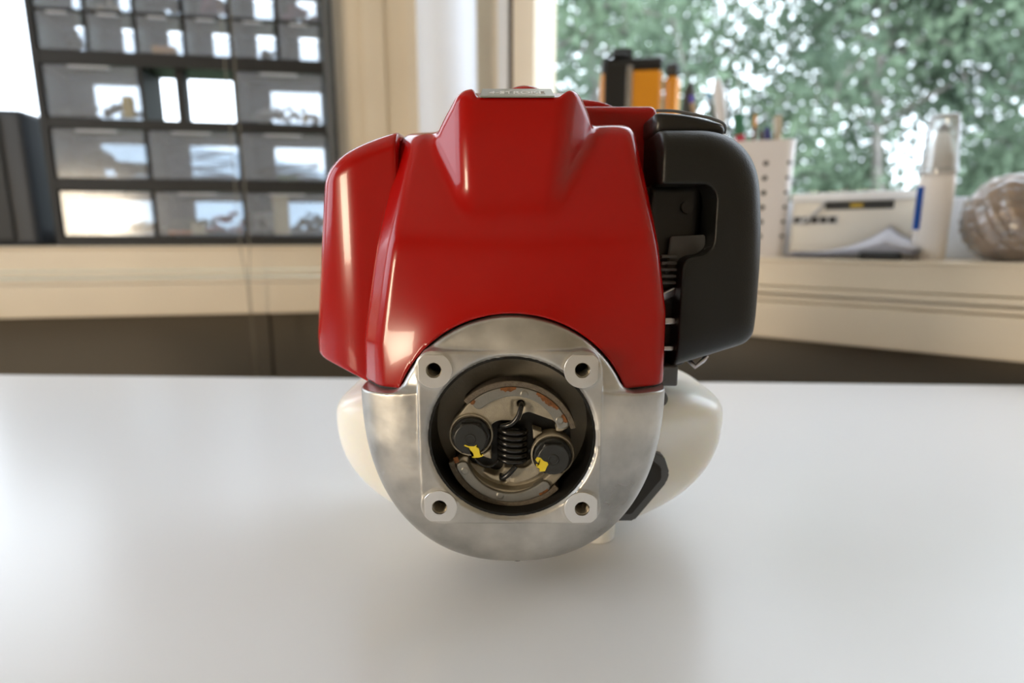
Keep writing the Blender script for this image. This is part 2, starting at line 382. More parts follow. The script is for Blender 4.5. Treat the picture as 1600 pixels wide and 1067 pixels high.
d1 = nt.nodes.new('ShaderNodeBsdfDiffuse'); d2 = nt.nodes.new('ShaderNodeBsdfTranslucent'); mx = nt.nodes.new('ShaderNodeMixShader'); mx.inputs[0].default_value = 0.45
tcn = nt.nodes.new('ShaderNodeTexCoord'); nz_ = nt.nodes.new('ShaderNodeTexNoise'); nz_.inputs['Scale'].default_value = 1.1; nz_.inputs['Detail'].default_value = 6
rp = nt.nodes.new('ShaderNodeValToRGB'); e = rp.color_ramp.elements; e[0].position = 0.35; e[1].position = 0.68
e[0].color = (0.11, 0.155, 0.115, 1); e[1].color = (0.27, 0.36, 0.24, 1)
nt.links.new(tcn.outputs['Object'], nz_.inputs[0]); nt.links.new(nz_.outputs['Fac'], rp.inputs[0])
nt.links.new(rp.outputs[0], d1.inputs[0]); nt.links.new(rp.outputs[0], d2.inputs[0])
nt.links.new(d1.outputs[0], mx.inputs[1]); nt.links.new(d2.outputs[0], mx.inputs[2]); nt.links.new(mx.outputs[0], nt.nodes['Material Output'].inputs[0])
M['bark'] = mat('birch_bark', (0.22, 0.20, 0.18), 0.8, 0, var=0.5, vscale=5)
def tree(loc, height, spread, nleaf, label, seed, base=-2.5, leaf=0.045):
    r = np.random.default_rng(seed); rr = random.Random(seed)
    t = empty('birch_tree', (loc[0], loc[1], base), label=label, cat='tree')
    trunk = [(0.1*math.sin(k*1.1+seed), 0.1*math.cos(k*0.9), height*k/8) for k in range(9)]
    tube('trunk', trunk, 0.085, M['bark'], t, 8, (1, 0.15))
    bm = bmesh.new(); cl = []
    for k in range(46):
        z = height*rr.uniform(0.22, 0.97); a = rr.uniform(0, 2*PI); L = spread*(1.05-0.55*z/height)*rr.uniform(0.5, 1.0)
        i = min(7, int(z/height*8)); p0 = Vector(trunk[i]); p0.z = z
        p1 = p0+Vector((math.cos(a)*L*0.6, math.sin(a)*L*0.6, L*0.35)); p2 = p0+Vector((math.cos(a)*L, math.sin(a)*L, L*0.15))
        p3 = p2+Vector((math.cos(a)*0.15, math.sin(a)*0.15, -0.45))
        tube_bm(bm, [p0, p1, p2, p3], 0.022, 5, (1, 0.2))
        for q in (p1, p2, (p1+p2)/2, p3, p3+Vector((0, 0, -0.3)), (p0+p1)/2): cl.append(q)
    from_bm('branches', bm, M['bark'], t, True)
    cl = np.array([list(c) for c in cl]); pick = r.integers(0, len(cl), nleaf)
    P = cl[pick]+r.normal(0, 1, (nleaf, 3))*np.array([0.19, 0.19, 0.17])
    a = r.normal(0, 1, (nleaf, 3)); a /= np.linalg.norm(a, axis=1)[:, None]; b = np.cross(a, r.normal(0, 1, (nleaf, 3))); b /= np.linalg.norm(b, axis=1)[:, None]
    s = leaf*r.uniform(0.7, 1.3, (nleaf, 1))
    V = np.stack([P-a*s, P+b*s*0.6, P+a*s, P-b*s*0.6], 1).reshape(-1, 3)
    me = bpy.data.meshes.new('foliage'); me.vertices.add(len(V)); me.vertices.foreach_set('co', V.astype(np.float32).ravel())
    me.loops.add(len(V)); me.loops.foreach_set('vertex_index', np.arange(len(V), dtype=np.int32))
    me.polygons.add(nleaf); me.polygons.foreach_set('loop_start', np.arange(nleaf, dtype=np.int32)*4); me.update(calc_edges=True)
    f = link('foliage', me, M['leaf'], t); f['kind'] = 'stuff'
    return t
tree((0.75, 5.2), 6.4, 1.45, 12000, 'birch tree seen left of the orange case, behind the window edge', 11)
tree((1.95, 6.8), 7.0, 1.5, 12000, 'birch tree seen above the pens, with wide bright gaps in its crown', 23)
tree((3.65, 6.0), 6.8, 1.65, 17000, 'dense birch tree seen between the pens and the white bottle', 37)
tree((5.2, 6.2), 6.8, 1.9, 17000, 'dense birch tree seen directly behind the white bottle', 41)
tree((6.4, 6.6), 7.0, 1.9, 15000, 'birch tree at the right edge of the view, above the brown bag', 59)
# low bushes closing the view under the crowns
bush_spots = ((1.4, 8.6, 'low green bush under the birches, seen between engine and pens'), (3.9, 8.2, 'low green bush under the birches, seen above the white device'), (6.6, 8.0, 'low green bush under the birches, seen above the brown bag'))
for k, (x, y, lb) in enumerate(bush_spots):
    r = np.random.default_rng(90+k); n = 3500
    t = empty('bush', (x, y, -2.5), label=lb, cat='bush')
    P = r.normal(0, 1, (n, 3)); P /= np.linalg.norm(P, axis=1)[:, None]; P *= r.uniform(0.3, 1, (n, 1))**0.4
    P = P*np.array([1.7, 0.8, 2.4])+np.array([0, 0, 1.9]); P += r.normal(0, 0.12, (n, 3))
    a = r.normal(0, 1, (n, 3)); a /= np.linalg.norm(a, axis=1)[:, None]; b = np.cross(a, r.normal(0, 1, (n, 3))); b /= np.linalg.norm(b, axis=1)[:, None]
    V = np.stack([P-a*0.08, P+b*0.05, P+a*0.08, P-b*0.05], 1).reshape(-1, 3)
    me = bpy.data.meshes.new('foliage'); me.vertices.add(len(V)); me.vertices.foreach_set('co', V.astype(np.float32).ravel())
    me.loops.add(len(V)); me.loops.foreach_set('vertex_index', np.arange(len(V), dtype=np.int32))
    me.polygons.add(n); me.polygons.foreach_set('loop_start', np.arange(n, dtype=np.int32)*4); me.update(calc_edges=True)
    f = link('foliage', me, M['leaf'], t); f['kind'] = 'stuff'
    bm = bmesh.new()
    for q in range(7):
        an = q*0.9; tube_bm(bm, [(0.1*math.cos(an), 0.1*math.sin(an), 0), (0.6*math.cos(an), 0.3*math.sin(an), 1.4), (1.1*math.cos(an), 0.5*math.sin(an), 2.6)], 0.03, 5, (1, 0.3))
    from_bm('branches', bm, M['bark'], t, True)

# ================================================================== TABLE
bl, br = at_y(-60, 582, 0.785), at_y(1660, 600, 0.724)
tb = empty('desk', (0, 0.3, -0.75), label='wide white laminate desk under the engine, glossy top', cat='desk')
A = Vector((-1.05, 0.79, 0)); B = Vector((0.70, 0.715, 0))
def slab(name, pts, z0, z1, m, par, bev):
    bm = bmesh.new(); a = [bm.verts.new((x, y-0.3, z0+0.75)) for x, y in pts]; b = [bm.verts.new((x, y-0.3, z1+0.75)) for x, y in pts]
    bm.faces.new(a[::-1]); bm.faces.new(b); n = len(pts)
    for i in range(n): bm.faces.new((a[i], a[(i+1) % n], b[(i+1) % n], b[i]))
    bmesh.ops.recalc_face_normals(bm, faces=bm.faces)
    if bev: bmesh.ops.bevel(bm, geom=list(bm.edges), offset=bev, segments=2, affect='EDGES')
    return from_bm(name, bm, m, par)
slab('table_top', [(-1.05, -0.12), (0.68, -0.16), (B.x, B.y), (A.x, A.y)], -0.025, 0.0, M['table'], tb, 0.0015)
for lx, ly in ((-0.95, 0.0), (0.6, -0.05), (-0.95, 0.66), (0.6, 0.62)):
    box('leg', lx-0.025, lx+0.025, ly-0.325, ly-0.275, 0, 0.724, M['mid_grey'], tb, 0.003)

# ================================================================== ENGINE (millimetres, y = 0 at the clutch flange)
eng = empty('small_engine', (0, 0.27, 0), label='small red, silver and white garden engine standing in the middle of the white desk', cat='engine')
ZC = 91.0; RB = 41.3
# ---- crankcase
def f_case(x, y, z):
    zc = z-111.0
    e2 = (np.abs((x-0.6)/79.2)**2.3+np.abs(np.minimum(zc, 0)/97.0)**2.3)
    rad = e2**(1/2.3)                                   # 1 at the outline
    fy = np.abs(np.minimum(y-34.0, 0)/32.8)**5.0
    d = ((rad**2.6+fy)**(1/2.6)-1)*72.0
    d = smax(d, z-112.6, 1.2)
    d = smax(d, y-62.0, 2.0)
    r = np.sqrt(x*x+(z-ZC)**2)
    neck = smax(r-60.2, (1.3+np.maximum(r-44, 0)*0.42-y)*0.92, 2.5); neck = smax(neck, y-62.0, 1)
    neck = smax(neck, 60.0-z, 1)
    d = smin(d, neck, 6.0)
    fl = sbox(x, y*0, z, (-1.0, 0.0, ZC-0.5), (44.8, 20.0, 44.5), 9.0); fl = smax(fl, y-50, 1)
    fl = smax(fl, -y, 0.8)
    fl = smax(fl, (np.abs(x+1)+np.abs(z-ZC+0.5))*0.7071-57.5, 3)
    d = smin(d, fl, 1.2)
    for bx, bz in BOSS: d = smin(d, smax(np.sqrt((x-bx)**2+(z-bz)**2)-9.5, np.maximum(-y-0.1, y-20), 0.6), 1.0)
    d = np.maximum(d, -np.maximum(r-RB, y-27.0))
    d = np.maximum(d, -smax(r-RB-1.1, y-1.2+np.abs(r-RB)*0.4, 0.5))
    for bx, bz in BOSS: d = np.maximum(d, -np.maximum(np.sqrt((x-bx)**2+(z-bz)**2)-3.9, y-14))
    return d
BOSS = ((-37.6, 126.0), (33.8, 126.0), (-36.4, 55.4), (35.2, 54.6))
case = solid('crankcase', f_case, (-82, -1, 8), (82, 63, 152), 0.85, M['alu'], eng, 50)
# bore wall ring and floor as sub-parts, shade painted into their dark colours
def ring_bm(bm, r0, r1, y0, y1, cx, cz, seg=96):
    pr = [(r0, y0), (r1, y0), (r1, y1), (r0, y1)]
    rings = []
    for i in range(seg):
        a = 2*PI*i/seg
        rings.append([bm.verts.new((cx+r*math.cos(a), y, cz+r*math.sin(a))) for r, y in pr])
    for i in range(seg):
        p, q = rings[i], rings[(i+1) % seg]
        for k in range(4): bm.faces.new((p[k], q[k], q[(k+1) % 4], p[(k+1) % 4]))
    bmesh.ops.recalc_face_normals(bm, faces=bm.faces)
mm = 0.001
bm = bmesh.new(); ring_bm(bm, (RB-1.2)*mm, (RB+0.1)*mm, 1.4*mm, 27.2*mm, 0, ZC*mm); o = from_bm('bore_shade_ring', bm, M['bore'], case, True); sharp(o)
o['label'] = 'inner wall of the clutch bore, painted dark for shade'
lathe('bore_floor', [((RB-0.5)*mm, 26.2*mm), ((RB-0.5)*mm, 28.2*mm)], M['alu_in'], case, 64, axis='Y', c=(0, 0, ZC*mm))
# machined bosses with threaded holes
def f_boss_factory(bx, bz, sx, sz):
    def f(x, y, z):
        X, Z = x-bx, z-bz
        d = np.maximum(np.sqrt(X*X+Z*Z)-8.9, smax(-X*sx*1.0-7.3, -Z*sz*1.0-7.3, 2.0)*1.0)
        # rounded-square face: clipped on its outward sides
        d = np.maximum(np.sqrt(X*X+Z*Z)-8.9, smax(X*sx-7.6, Z*sz-7.6, 3.0))
        d = smax(d, np.abs(y+0.35)-0.55, 0.3)
        return np.maximum(d, 3.7-np.sqrt(X*X+Z*Z))
    return f
for bx, bz in BOSS:
    sx, sz = (1 if bx > 0 else -1), (1 if bz > ZC else -1)
    b = solid('mounting_boss', f_boss_factory(bx, bz, sx, sz), (bx-10, -1.2, bz-10), (bx+10, 0.6, bz+10), 0.35, M['machined'], case, 35)
    pts = [((bx+3.55*math.cos(t*0.35))*mm, (0.4+t*0.35/(2*PI)*0.9)*mm, (bz+3.55*math.sin(t*0.35))*mm) for t in range(0, 215)]
    bm = bmesh.new(); ring_bm(bm, 3.5*mm, 4.1*mm, 0.3*mm, 13*mm, bx*mm, bz*mm, 32); tube_bm(bm, pts, 0.28*mm, 5)
    lathe_bm(bm, [(4.0*mm, 12.5*mm), (4.0*mm, 13.2*mm)], 24, c=(bx*mm, 0, bz*mm), axis='Y')
    from_bm('threaded_hole', bm, M['thread'], case, True)
# small raised casting letters inside the bore are unreadable in the photograph; drain screw under the case
lathe('drain_screw', [(2.2*mm, 6.0*mm), (3.2*mm, 6.5*mm), (3.2*mm, 9.5*mm), (2.4*mm, 14*mm)], M['black_matte'], case, 16, c=(3*mm, 34*mm, 0))
# ---- clutch
CZ = 84.0
cl = lathe('clutch', [(31.0*mm, 20.2*mm), (31.0*mm, 24*mm), (12*mm, 25.9*mm)], M['bore'], eng, 64, axis='Y', c=(0, 0, CZ*mm))
cl['label'] = 'centrifugal clutch with two shoes, two black bolts and a coil spring'
PB = (20.9, -5.4)                                      # bolt offset (the other is its mirror)
def f_shoe(x, y, z, part):
    """upper shoe; x, z relative to the clutch centre"""
    r = np.sqrt(x*x+z*z); th = np.arctan2(z, x)
    body = r-31.0
    # lower limit: a stepped line rising to the right, under the left boss
    body = smax(body, -(z*0.975+x*0.22)+1.0, 1.5)
    body = smax(body, -(z-0.62*x+9.0)*0.85+0.0, 1.5)    # right-hand end
    boss = np.sqrt((x+PB[0])**2+(z+PB[1])**2)-11.3
    body = smin(body, boss, 2.5)
    win = sbox(x, y*0, z, (-0.8, 0, 0.5), (12.2, 5, 12.8), 8.0)       # spring window
    body = smax(body, -win, 1.0)
    hook = np.sqrt((x-4.6)**2+(z-21.5)**2)-2.0
    body = smax(body, -hook, 0.4)
    other = np.sqrt((x-PB[0])**2+(z-PB[1])**2)-12.6
    body = smax(body, -other, 1.0)
    slot = sbox(x*0.94+z*-0.34, y*0, z*0.94+x*0.34, (9.0, 0, 15.2), (9.5, 5, 3.9), 3.8)
    body = smax(body, -slot, 1.0)
    return body
def f_web(x, y, z):
    Z = z-CZ; b = f_shoe(x, y, Z, 0)
    r = np.sqrt(x*x+Z*Z)
    d = smax(b, np.maximum(11.6-y, y-20.0), 0.8)
    rim = np.sqrt((x+PB[0])**2+(Z+PB[1])**2)
    lip = smax(np.abs(rim-10.7)-0.5, np.maximum(10.4-y, y-14), 0.5)    # raised lip round the bolt
    d = smin(d, lip, 1.0)
    # hook channel
    ch = sbox(x, y, Z, (2.8, 10.4, 19.5), (3.4, 2.2, 4.6), 1.8)
    d = smax(d, -ch, 0.8)
    return d
def f_web_grooved(x, y, z):
    Z = z-CZ; r = np.sqrt(x*x+Z*Z); th = np.arctan2(Z, x)
    g = smax(np.abs(r-23.4)-1.9, (np.abs(th-math.radians(88))-math.radians(60))*24, 1.5)
    return smax(f_web(x, y, z), -np.maximum(g, y-17.5), 0.8)
def f_band(x, y, z):
    Z = z-CZ; r = np.sqrt(x*x+Z*Z); th = np.arctan2(Z, x)
    mid = math.radians(76); half = math.radians(57)
    ang = (np.abs(th-mid)-half)*28
    inner = 25.6+1.4*np.sin((th-mid)*2.4)**2*0+0.6*np.cos((th-mid)*3.0)
    d = smax(np.abs(r-(31.0+inner)/2)-(31.0-inner)/2, ang, 3.0)
    d = smax(d, np.maximum(9.6-y, y-15), 0.5)
    notch = np.minimum(np.sqrt((x-6.2)**2+(Z-27.2)**2), np.sqrt((x-24.2)**2+(Z-13.6)**2))-1.8
    d = smin(d, smax(notch, np.maximum(9.3-y, y-12), 0.3), 0.3)
    return d
def f_lining(x, y, z):
    Z = z-CZ; r = np.sqrt(x*x+Z*Z); th = np.arctan2(Z, x)
    mid = math.radians(76); half = math.radians(60)
    return smax(smax(np.abs(r-32.6)-1.5, (np.abs(th-mid)-half)*32, 0.8), np.maximum(9.9-y, y-20.5), 0.5)
sh = solid('clutch_shoe', f_web, (-34, 10, CZ-14), (34, 20.5, CZ+34), 0.42, M['shoe'], cl, 45)
ba = solid('shoe_band', f_band, (-32, 9, CZ-5), (32, 15.5, CZ+32), 0.42, M['band'], cl, 45)
ln = solid('friction_lining', f_lining, (-35, 9.5, CZ-6), (35, 21, CZ+35), 0.45, M['lining'], cl, 45)
sh2 = solid('clutch_shoe', f_web_grooved, (-34, 10, CZ-14), (34, 20.5, CZ+34), 0.42, M['shoe'], cl, 45)
for src in (sh2, ba, ln):                                 # the lower shoe: turned half round the crank axis, its channel deeper
    o = src if src is sh2 else src.copy()
    if src is not sh2: C.objects.link(o)
    o.parent = cl; o.matrix_local = Matrix.Translation((0, 0, CZ*mm)) @ Matrix.Rotation(PI, 4, 'Y') @ Matrix.Translation((0, 0, -CZ*mm))
# rust flakes along the bands
def flake(name, pts, y, m, par, th=0.0003, bevel=False):
    bm = bmesh.new(); a = [bm.verts.new((x*mm, y*mm, z*mm)) for x, z in pts]; b = [bm.verts.new((x*mm, y*mm+th, z*mm)) for x, z in pts]
    bm.faces.new(a); bm.faces.new(b[::-1]); n = len(pts)
    for i in range(n): bm.faces.new((a[i], b[i], b[(i+1) % n], a[(i+1) % n]))
    bmesh.ops.triangulate(bm, faces=[f for f in bm.faces if len(f.verts) > 4]); bmesh.ops.recalc_face_normals(bm, faces=bm.faces)
    return from_bm(name, bm, m, par)
rr = random.Random(3)
for a0, a1, w in ((86, 101, 3.0), (40, 66, 3.3), (24, 33, 2.6), (128, 133, 2.6)):
    n = max(4, int((a1-a0)/1.5)); outer = []; inner = []
    for i in range(n+1):
        a = math.radians(a0+(a1-a0)*i/n); outer.append((31.0*math.cos(a), CZ+31.0*math.sin(a)))
        ww = w*math.sin(PI*min(max(i/n, 0.08), 0.92))**0.5*rr.uniform(0.65, 1.0); inner.append(((31-ww)*math.cos(a), CZ+(31-ww)*math.sin(a)))
    o = flake('rust_patch', outer+inner[::-1], 9.45, M['rust'], cl); o['label'] = 'orange brown rust on the shoe rim'
for a0, a1, w in ((298, 308, 1.6), (192, 198, 2.6)):
    n = 6; outer = []; inner = []
    for i in range(n+1):
        a = math.radians(a0+(a1-a0)*i/n); outer.append((30.8*math.cos(a), CZ+30.8*math.sin(a))); ww = w*rr.uniform(0.5, 1.0)
        inner.append(((30.8-ww)*math.cos(a), CZ+(30.8-ww)*math.sin(a)))
    flake('rust_patch', outer+inner[::-1], 9.45, M['rust'], cl)
# bolts
def bolt(cx, cz):
    bm = bmesh.new()
    lathe_bm(bm, [(9.6*mm, 12.4*mm), (9.6*mm, 8.6*mm), (9.0*mm, 8.0*mm)], 48, c=(cx*mm, 0, cz*mm), axis='Y')
    # hexagon head with chamfer and a shallow round recess
    lathe_bm(bm, [(8.9*mm, 8.4*mm), (8.9*mm, 5.4*mm), (7.7*mm, 4.6*mm), (2.7*mm, 4.6*mm), (2.5*mm, 5.0*mm)], 6, c=(cx*mm, 0, cz*mm), axis='Y')
    lathe_bm(bm, [(8.0*mm, 6.0*mm), (8.0*mm, 4.55*mm), (7.6*mm, 4.35*mm), (2.9*mm, 4.35*mm), (2.6*mm, 4.0*mm), (2.2*mm, 4.0*mm), (2.0*mm, 4.2*mm)], 40, c=(cx*mm, 0, cz*mm), axis='Y')
    o = from_bm('bolt', bm, M['bolt'], cl, True); sharp(o, 25); o['label'] = 'black hexagon bolt dabbed with yellow paint'
bolt(-PB[0], CZ-PB[1]); bolt(PB[0], CZ+PB[1])
def paint(pts, cx, cz, s):
    o = flake('paint_mark', [(cx+x*s, cz-z*s) for x, z in pts], 4.15, M['yellow'], cl, 0.0003)
    o['label'] = 'dab of yellow paint'
# outlines in picture-crop units round each dab, turned into mm
paint([(-60, -35), (-52, -42), (-30, -32), (10, -30), (28, -42), (22, -26), (42, -16), (52, 8), (50, 28), (72, 28), (66, 42), (40, 50), (10, 52), (-8, 46), (8, 40), (2, 18), (-18, -4), (-24, -20), (-40, -26)], -PB[0]+1.2, CZ-PB[1]-5.9, 0.074)
paint([(-30, -52), (-8, -48), (14, -24), (40, -14), (46, 2), (38, 14), (30, 34), (24, 50), (-12, 52), (-14, 30), (-34, 20), (-38, -2), (-14, -2), (-36, -24), (-42, -36)], PB[0]-6.0, CZ+PB[1]-2.4, 0.074)
# coil spring with its two hooks
pts = []
turns = 6.0; N = 150
for i in range(N+1):
    t = i/N; a = turns*2*PI*t+PI*0.5
    pts.append(((0.2+6.6*math.cos(a))*mm, (13.5+5.4*math.sin(a))*mm, (CZ+8.8-t*18.6)*mm))
top = [(4.6*mm, 13.5*mm, (CZ+21.7)*mm), (4.6*mm, 9.0*mm, (CZ+21.6)*mm), (4.4*mm, 7.4*mm, (CZ+20.5)*mm), (3.0*mm, 6.6*mm, (CZ+16.5)*mm), (0.5*mm, 6.8*mm, (CZ+13.2)*mm), (-2.5*mm, 7.6*mm, (CZ+11.5)*mm), (-5.5*mm, 9.5*mm, (CZ+10.5)*mm)]
bot = [(2.0*mm, 7.4*mm, (CZ-10.0)*mm), (-0.2*mm, 6.8*mm, (CZ-12.5)*mm), (-2.6*mm, 6.8*mm, (CZ-15.0)*mm), (-4.6*mm, 7.6*mm, (CZ-16.6)*mm), (-5.4*mm, 9.0*mm, (CZ-17.2)*mm), (-5.5*mm, 13*mm, (CZ-17.3)*mm)]
bm = bmesh.new(); tube_bm(bm, pts, 1.42*mm, 10)
def smooth_path(p, k=5):
    p = [Vector(q) for q in p]; out = []
    for i in range(len(p)-1):
        a, b, c, d = p[max(i-1, 0)], p[i], p[i+1], p[min(i+2, len(p)-1)]
        for j in range(k):
            t = j/k; out.append(0.5*((2*b)+(c-a)*t+(2*a-5*b+4*c-d)*t*t+(3*b-3*c+d-a)*t**3))
    out.append(p[-1]); return out
tube_bm(bm, smooth_path(top), 1.35*mm, 10); tube_bm(bm, smooth_path(bot), 1.35*mm, 10)
from_bm('coil_spring', bm, M['spring'], cl, True)['label'] = 'black coil spring hooked between the two shoes'
# pivot lever end peeping out under the left bolt
tube('spring_clip', smooth_path([(-19*mm, 10.5*mm, (CZ-7)*mm), (-15*mm, 9.6*mm, (CZ-10.5)*mm), (-10.5*mm, 9.6*mm, (CZ-10.8)*mm), (-7*mm, 10.5*mm, (CZ-8)*mm)]), 0.8*mm, M['spring'], cl)

# ---- red top cover
def softp(t, k): return 0.5*(t+np.sqrt(t*t+k*k))
def f_cover(x, y, z):
    yf = 11.0+0.0012*(x-3)**2+0.46*softp(z-186.0, 6.0)
    rc = np.sqrt(x*x+(z-ZC)**2)
    yf = yf+4.0-7.5*np.exp(-np.maximum(rc-61, 0)/18.0)
    d = (yf-y)/1.12
    L = 80.0-0.176*np.maximum(z-135, 0); R = 80.5-0.155*np.maximum(z-150, 0)
    u = x+L
    d = smax(d, -u*0.985, 5.0)
    ch = -0.76*u-0.65*(y-yf)+8.6
    d = smax(d, ch, 3.0)
    d = smax(d, (x-R)*0.985, 9.0)
    d = smax(d, z-(243.0+0.18*(y-40)+0.04*x), 7.0)
    # slight flare of the front skin towards the round case
    r = np.sqrt(x*x+(z-ZC)**2)
    # hump
    xl = -23.5-0.02*(z-213); xr = 22.0+0.13*(z-213)
    yh = 22.5+0.16*softp(z-238, 8)
    h = (yh-y)
    wd = 17.0-softp(17.0-(y-yh), 3.0)
    h = smax(h, (xl-0.95*wd-x)/1.38, 5.0)
    h = smax(h, (x-xr-0.95*wd)/1.38, 5.0)
    h = smax(h, (-(x+38.5)+(z-243.0)*0.75)/1.25, 4.0)
    h = smax(h, ((x-44.0)+(z-244.0)*0.65)/1.19, 4.0)
    h = smax(h, z-np.minimum(260.5+0.10*(y-30), 265.5), 5.0)
    zf = 254.0+0.36*(y-22)
    n1 = np.maximum(zf-z, np.maximum(-16.5-0.35*(z-254)-x, x-21.0-1.1*(z-254))*0.8)
    h = smax(h, -n1, 1.6)
    h = smax(h, 196.0-z, 3)
    d = smin(d, h, 4.0)
    d = smax(d, y-96, 2)
    d = smax(d, 113.4-z, 1.0)
    d = smax(d, 61.2-r, 1.0)
    inner = sbox(x, y, z, (0, 60, 140), (70, 34, 70), 4)
    return d
cover = solid('top_cover', f_cover, (-82, 2, 112), (82, 97, 270), 0.95, M['red'], eng)
cover['label'] = 'glossy red plastic engine cover with raised hood'
# dark joint between cover and case
def f_gask(x, y, z):
    r = np.sqrt(x*x+(z-ZC)**2)
    a = np.maximum(np.abs(z-113.0)-0.9, f_cover(x, y, 116.0+0*z)+0.9)
    b = np.maximum(np.abs(r-60.7)-0.8, np.maximum(14.8-y, y-50)); b = np.maximum(b, 113.5-z)
    return np.minimum(np.maximum(a, 60.5-r), b)
solid('gasket', f_gask, (-81, 14, 111), (81, 81, 153), 0.8, M['gasket'], eng)
# label plate on top of the hood with its lettering
zt = math.atan(0.36)
lab = box('name_plate', -15.5*mm, 20.5*mm, 0, 27*mm, 0, 0.8*mm, M['label_silver'], cover, 0.0002, loc=(0, 24*mm, 254.9*mm), rot=(zt, 0, 0))
tx = bpy.data.curves.new('lettering', 'FONT'); tx.body = '4-STROKE'; tx.size = 6.2*mm; tx.extrude = 0.1*mm; tx.align_x = 'CENTER'
to = bpy.data.objects.new('lettering', tx); C.objects.link(to); dg = bpy.context.evaluated_depsgraph_get(); dg.update()
tm = bpy.data.meshes.new_from_object(to.evaluated_get(dg)); bpy.data.objects.remove(to)
tm.name = 'lettering'; lt = link('lettering', tm, M['white_print'], lab, loc=(2.5*mm, 6*mm, 0.95*mm)); lt.scale = (1.0, 2.2, 1)
# red knob behind the plate
solid('cover_knob', lambda x, y, z: (np.sqrt(((x-7)/12)**2+((y-62)/9)**2+(np.maximum(z-262, 0)/7.2)**2)-1)*8, (-6, 52, 258), (20, 72, 271), 0.7, M['red'], eng)
# ---- left side cover (over the silencer)
def f_side(x, y, z):
    yf = 44.0+0.012*np.maximum(-(x+78), 0)**2
    d = (yf-y)*0.9
    Lx = 115.5-0.14*np.maximum(z-133, 0)
    d = smax(d, (-x-Lx), 10.0)
    d = smax(d, z-(243.0+0.30*(x+67)-0.004*(x+67)**2+0.05*(y-60)), 12.0)
    d = smax(d, (107.5-0.52*(x+80)-0.004*(x+80)**2-z)*0.88, 3.0)
    d = smax(d, y-120, 10)
    d = smax(d, x+60, 3)
    dent = np.sqrt(((x+97)/13)**2+((z-188)/46)**2+((y-44)/4.5)**2)-1
    return d
solid('side_cover', f_side, (-118, 42, 104), (-58, 121, 246), 1.0, M['red'], eng)['label'] = 'rounded red side cover on the left of the engine'
# ---- rear red cover
def f_rear(x, y, z):
    a = sbox(x, y, z, (35, 112, 222), (51, 26, 42.5), 5)
    b = sbox(x, y, z, (32, 118, 240), (38, 20, 32), 6); b = smax(b, z-(272.0-0.012*np.maximum(x-40, 0)**2), 3)
    return smin(a, b, 1.5)
solid('rear_cover', f_rear, (-48, 84, 178), (88, 140, 275), 1.1, M['red'], eng)
# ---- engine block (dark) behind the covers with cooling fins
def f_block(x, y, z):
    d = sbox(x, y, z, (10, 92, 150), (74, 30, 66), 4)
    fin = np.abs(((z+2.0) % 6.0)-3.0)-1.3
    d = np.where((x > 76), np.maximum(d, -np.maximum(fin, 78-x)), d)
    e = sbox(x, y, z, (90, 90, 165), (14, 26, 52), 4)
    return np.minimum(d, e)
solid('engine_block', f_block, (-66, 60, 82), (106, 124, 218), 1.5, M['black_matte'], eng)
carb = solid('carburettor', lambda x, y, z: smin(smin(sbox(x, y, z, (91, 74, 196), (15, 14, 22), 5), np.maximum(np.sqrt((x-90)**2+(z-165)**2)-11, np.abs(y-70)-14), 3), sbox(x, y, z, (86, 66, 140), (7, 10, 16), 2), 2),
             (72, 52, 120), (110, 92, 220), 0.9, M['black_plastic'], eng, 45)
box('metal_lever', -6*mm, 6*mm, -2*mm, 2*mm, -2.5*mm, 2.5*mm, M['steel'], carb, 0.0006, rot=(0.3, -0.45, 0), loc=(86*mm, 52*mm, 157*mm))
box('metal_clip', 82*mm, 91*mm, 47*mm, 55*mm, 141*mm, 144.5*mm, M['steel'], carb, 0.0004)
box('metal_clip', 83*mm, 91*mm, 47*mm, 55*mm, 126*mm, 128.5*mm, M['steel'], carb, 0.0004)
for k in range(5): box('fin', 82.5*mm, 91*mm, 50*mm, 58*mm, (163+k*3.6)*mm, (164.6+k*3.6)*mm, M['mid_grey'], carb, 0.0003)
prism('bracket', [(86*mm, 168*mm), (108*mm, 182*mm), (107*mm, 190*mm), (88*mm, 189*mm)], 54*mm, 57*mm, M['mid_grey'], carb, 0.0006)
lathe('screw', [(3.4*mm, 56*mm), (3.4*mm, 59*mm)], M['black_plastic'], carb, 20, axis='Y', c=(97*mm, 0, 205*mm))
# ---- air cleaner cover
def f_air(x, y, z):
    xr = 138.5-0.00175*np.maximum(z-168, 0)**2*0.9-0.0035*np.maximum(150-z, 0)**2
    d = smax(x-xr, z-245.0-0.0*x, 30.0)
    d = smax(d, 117.0+0.30*(x-95)-z, 7.0)
    left = np.where(z > 198, 78.5-x+0.05*(z-216), -1e3)
    d = smax(d, 40.0+0.0012*(x-90)**2-y, 17.0)
    d = smax(d, 78.0-x, 2.5)
    d = smax(d, y-118, 10)
    op = sbox(x, y*0, z, (86, 0, 197.5), (21.5, 9, 18.5), 8.5)
    op2 = sbox(x, y*0, z, (70, 0, 140), (21.0, 9, 42), 3)
    o = smin(op, op2, 9.0); o = np.maximum(o, y-78)
    return smax(d, -o, 1.2)
air = solid('air_cleaner_cover', f_air, (76, 38, 114), (141, 119, 247), 0.95, M['grey_plastic'], eng, 60)
air['label'] = 'textured dark grey air cleaner cover on the right side'
def f_lid(x, y, z):
    top_ = 255.5-0.0030*np.maximum(x-80, 0)**2*1.6
    d = smax(z-top_, 243.0-z, 1.5); d = smax(d, np.abs(x-97)-20, 4); d = smax(d, np.abs(y-74)-16, 6)
    return d
solid('choke_lever', f_lid, (74, 56, 241), (119, 92, 258), 0.8, M['black_plastic'], eng, 50)
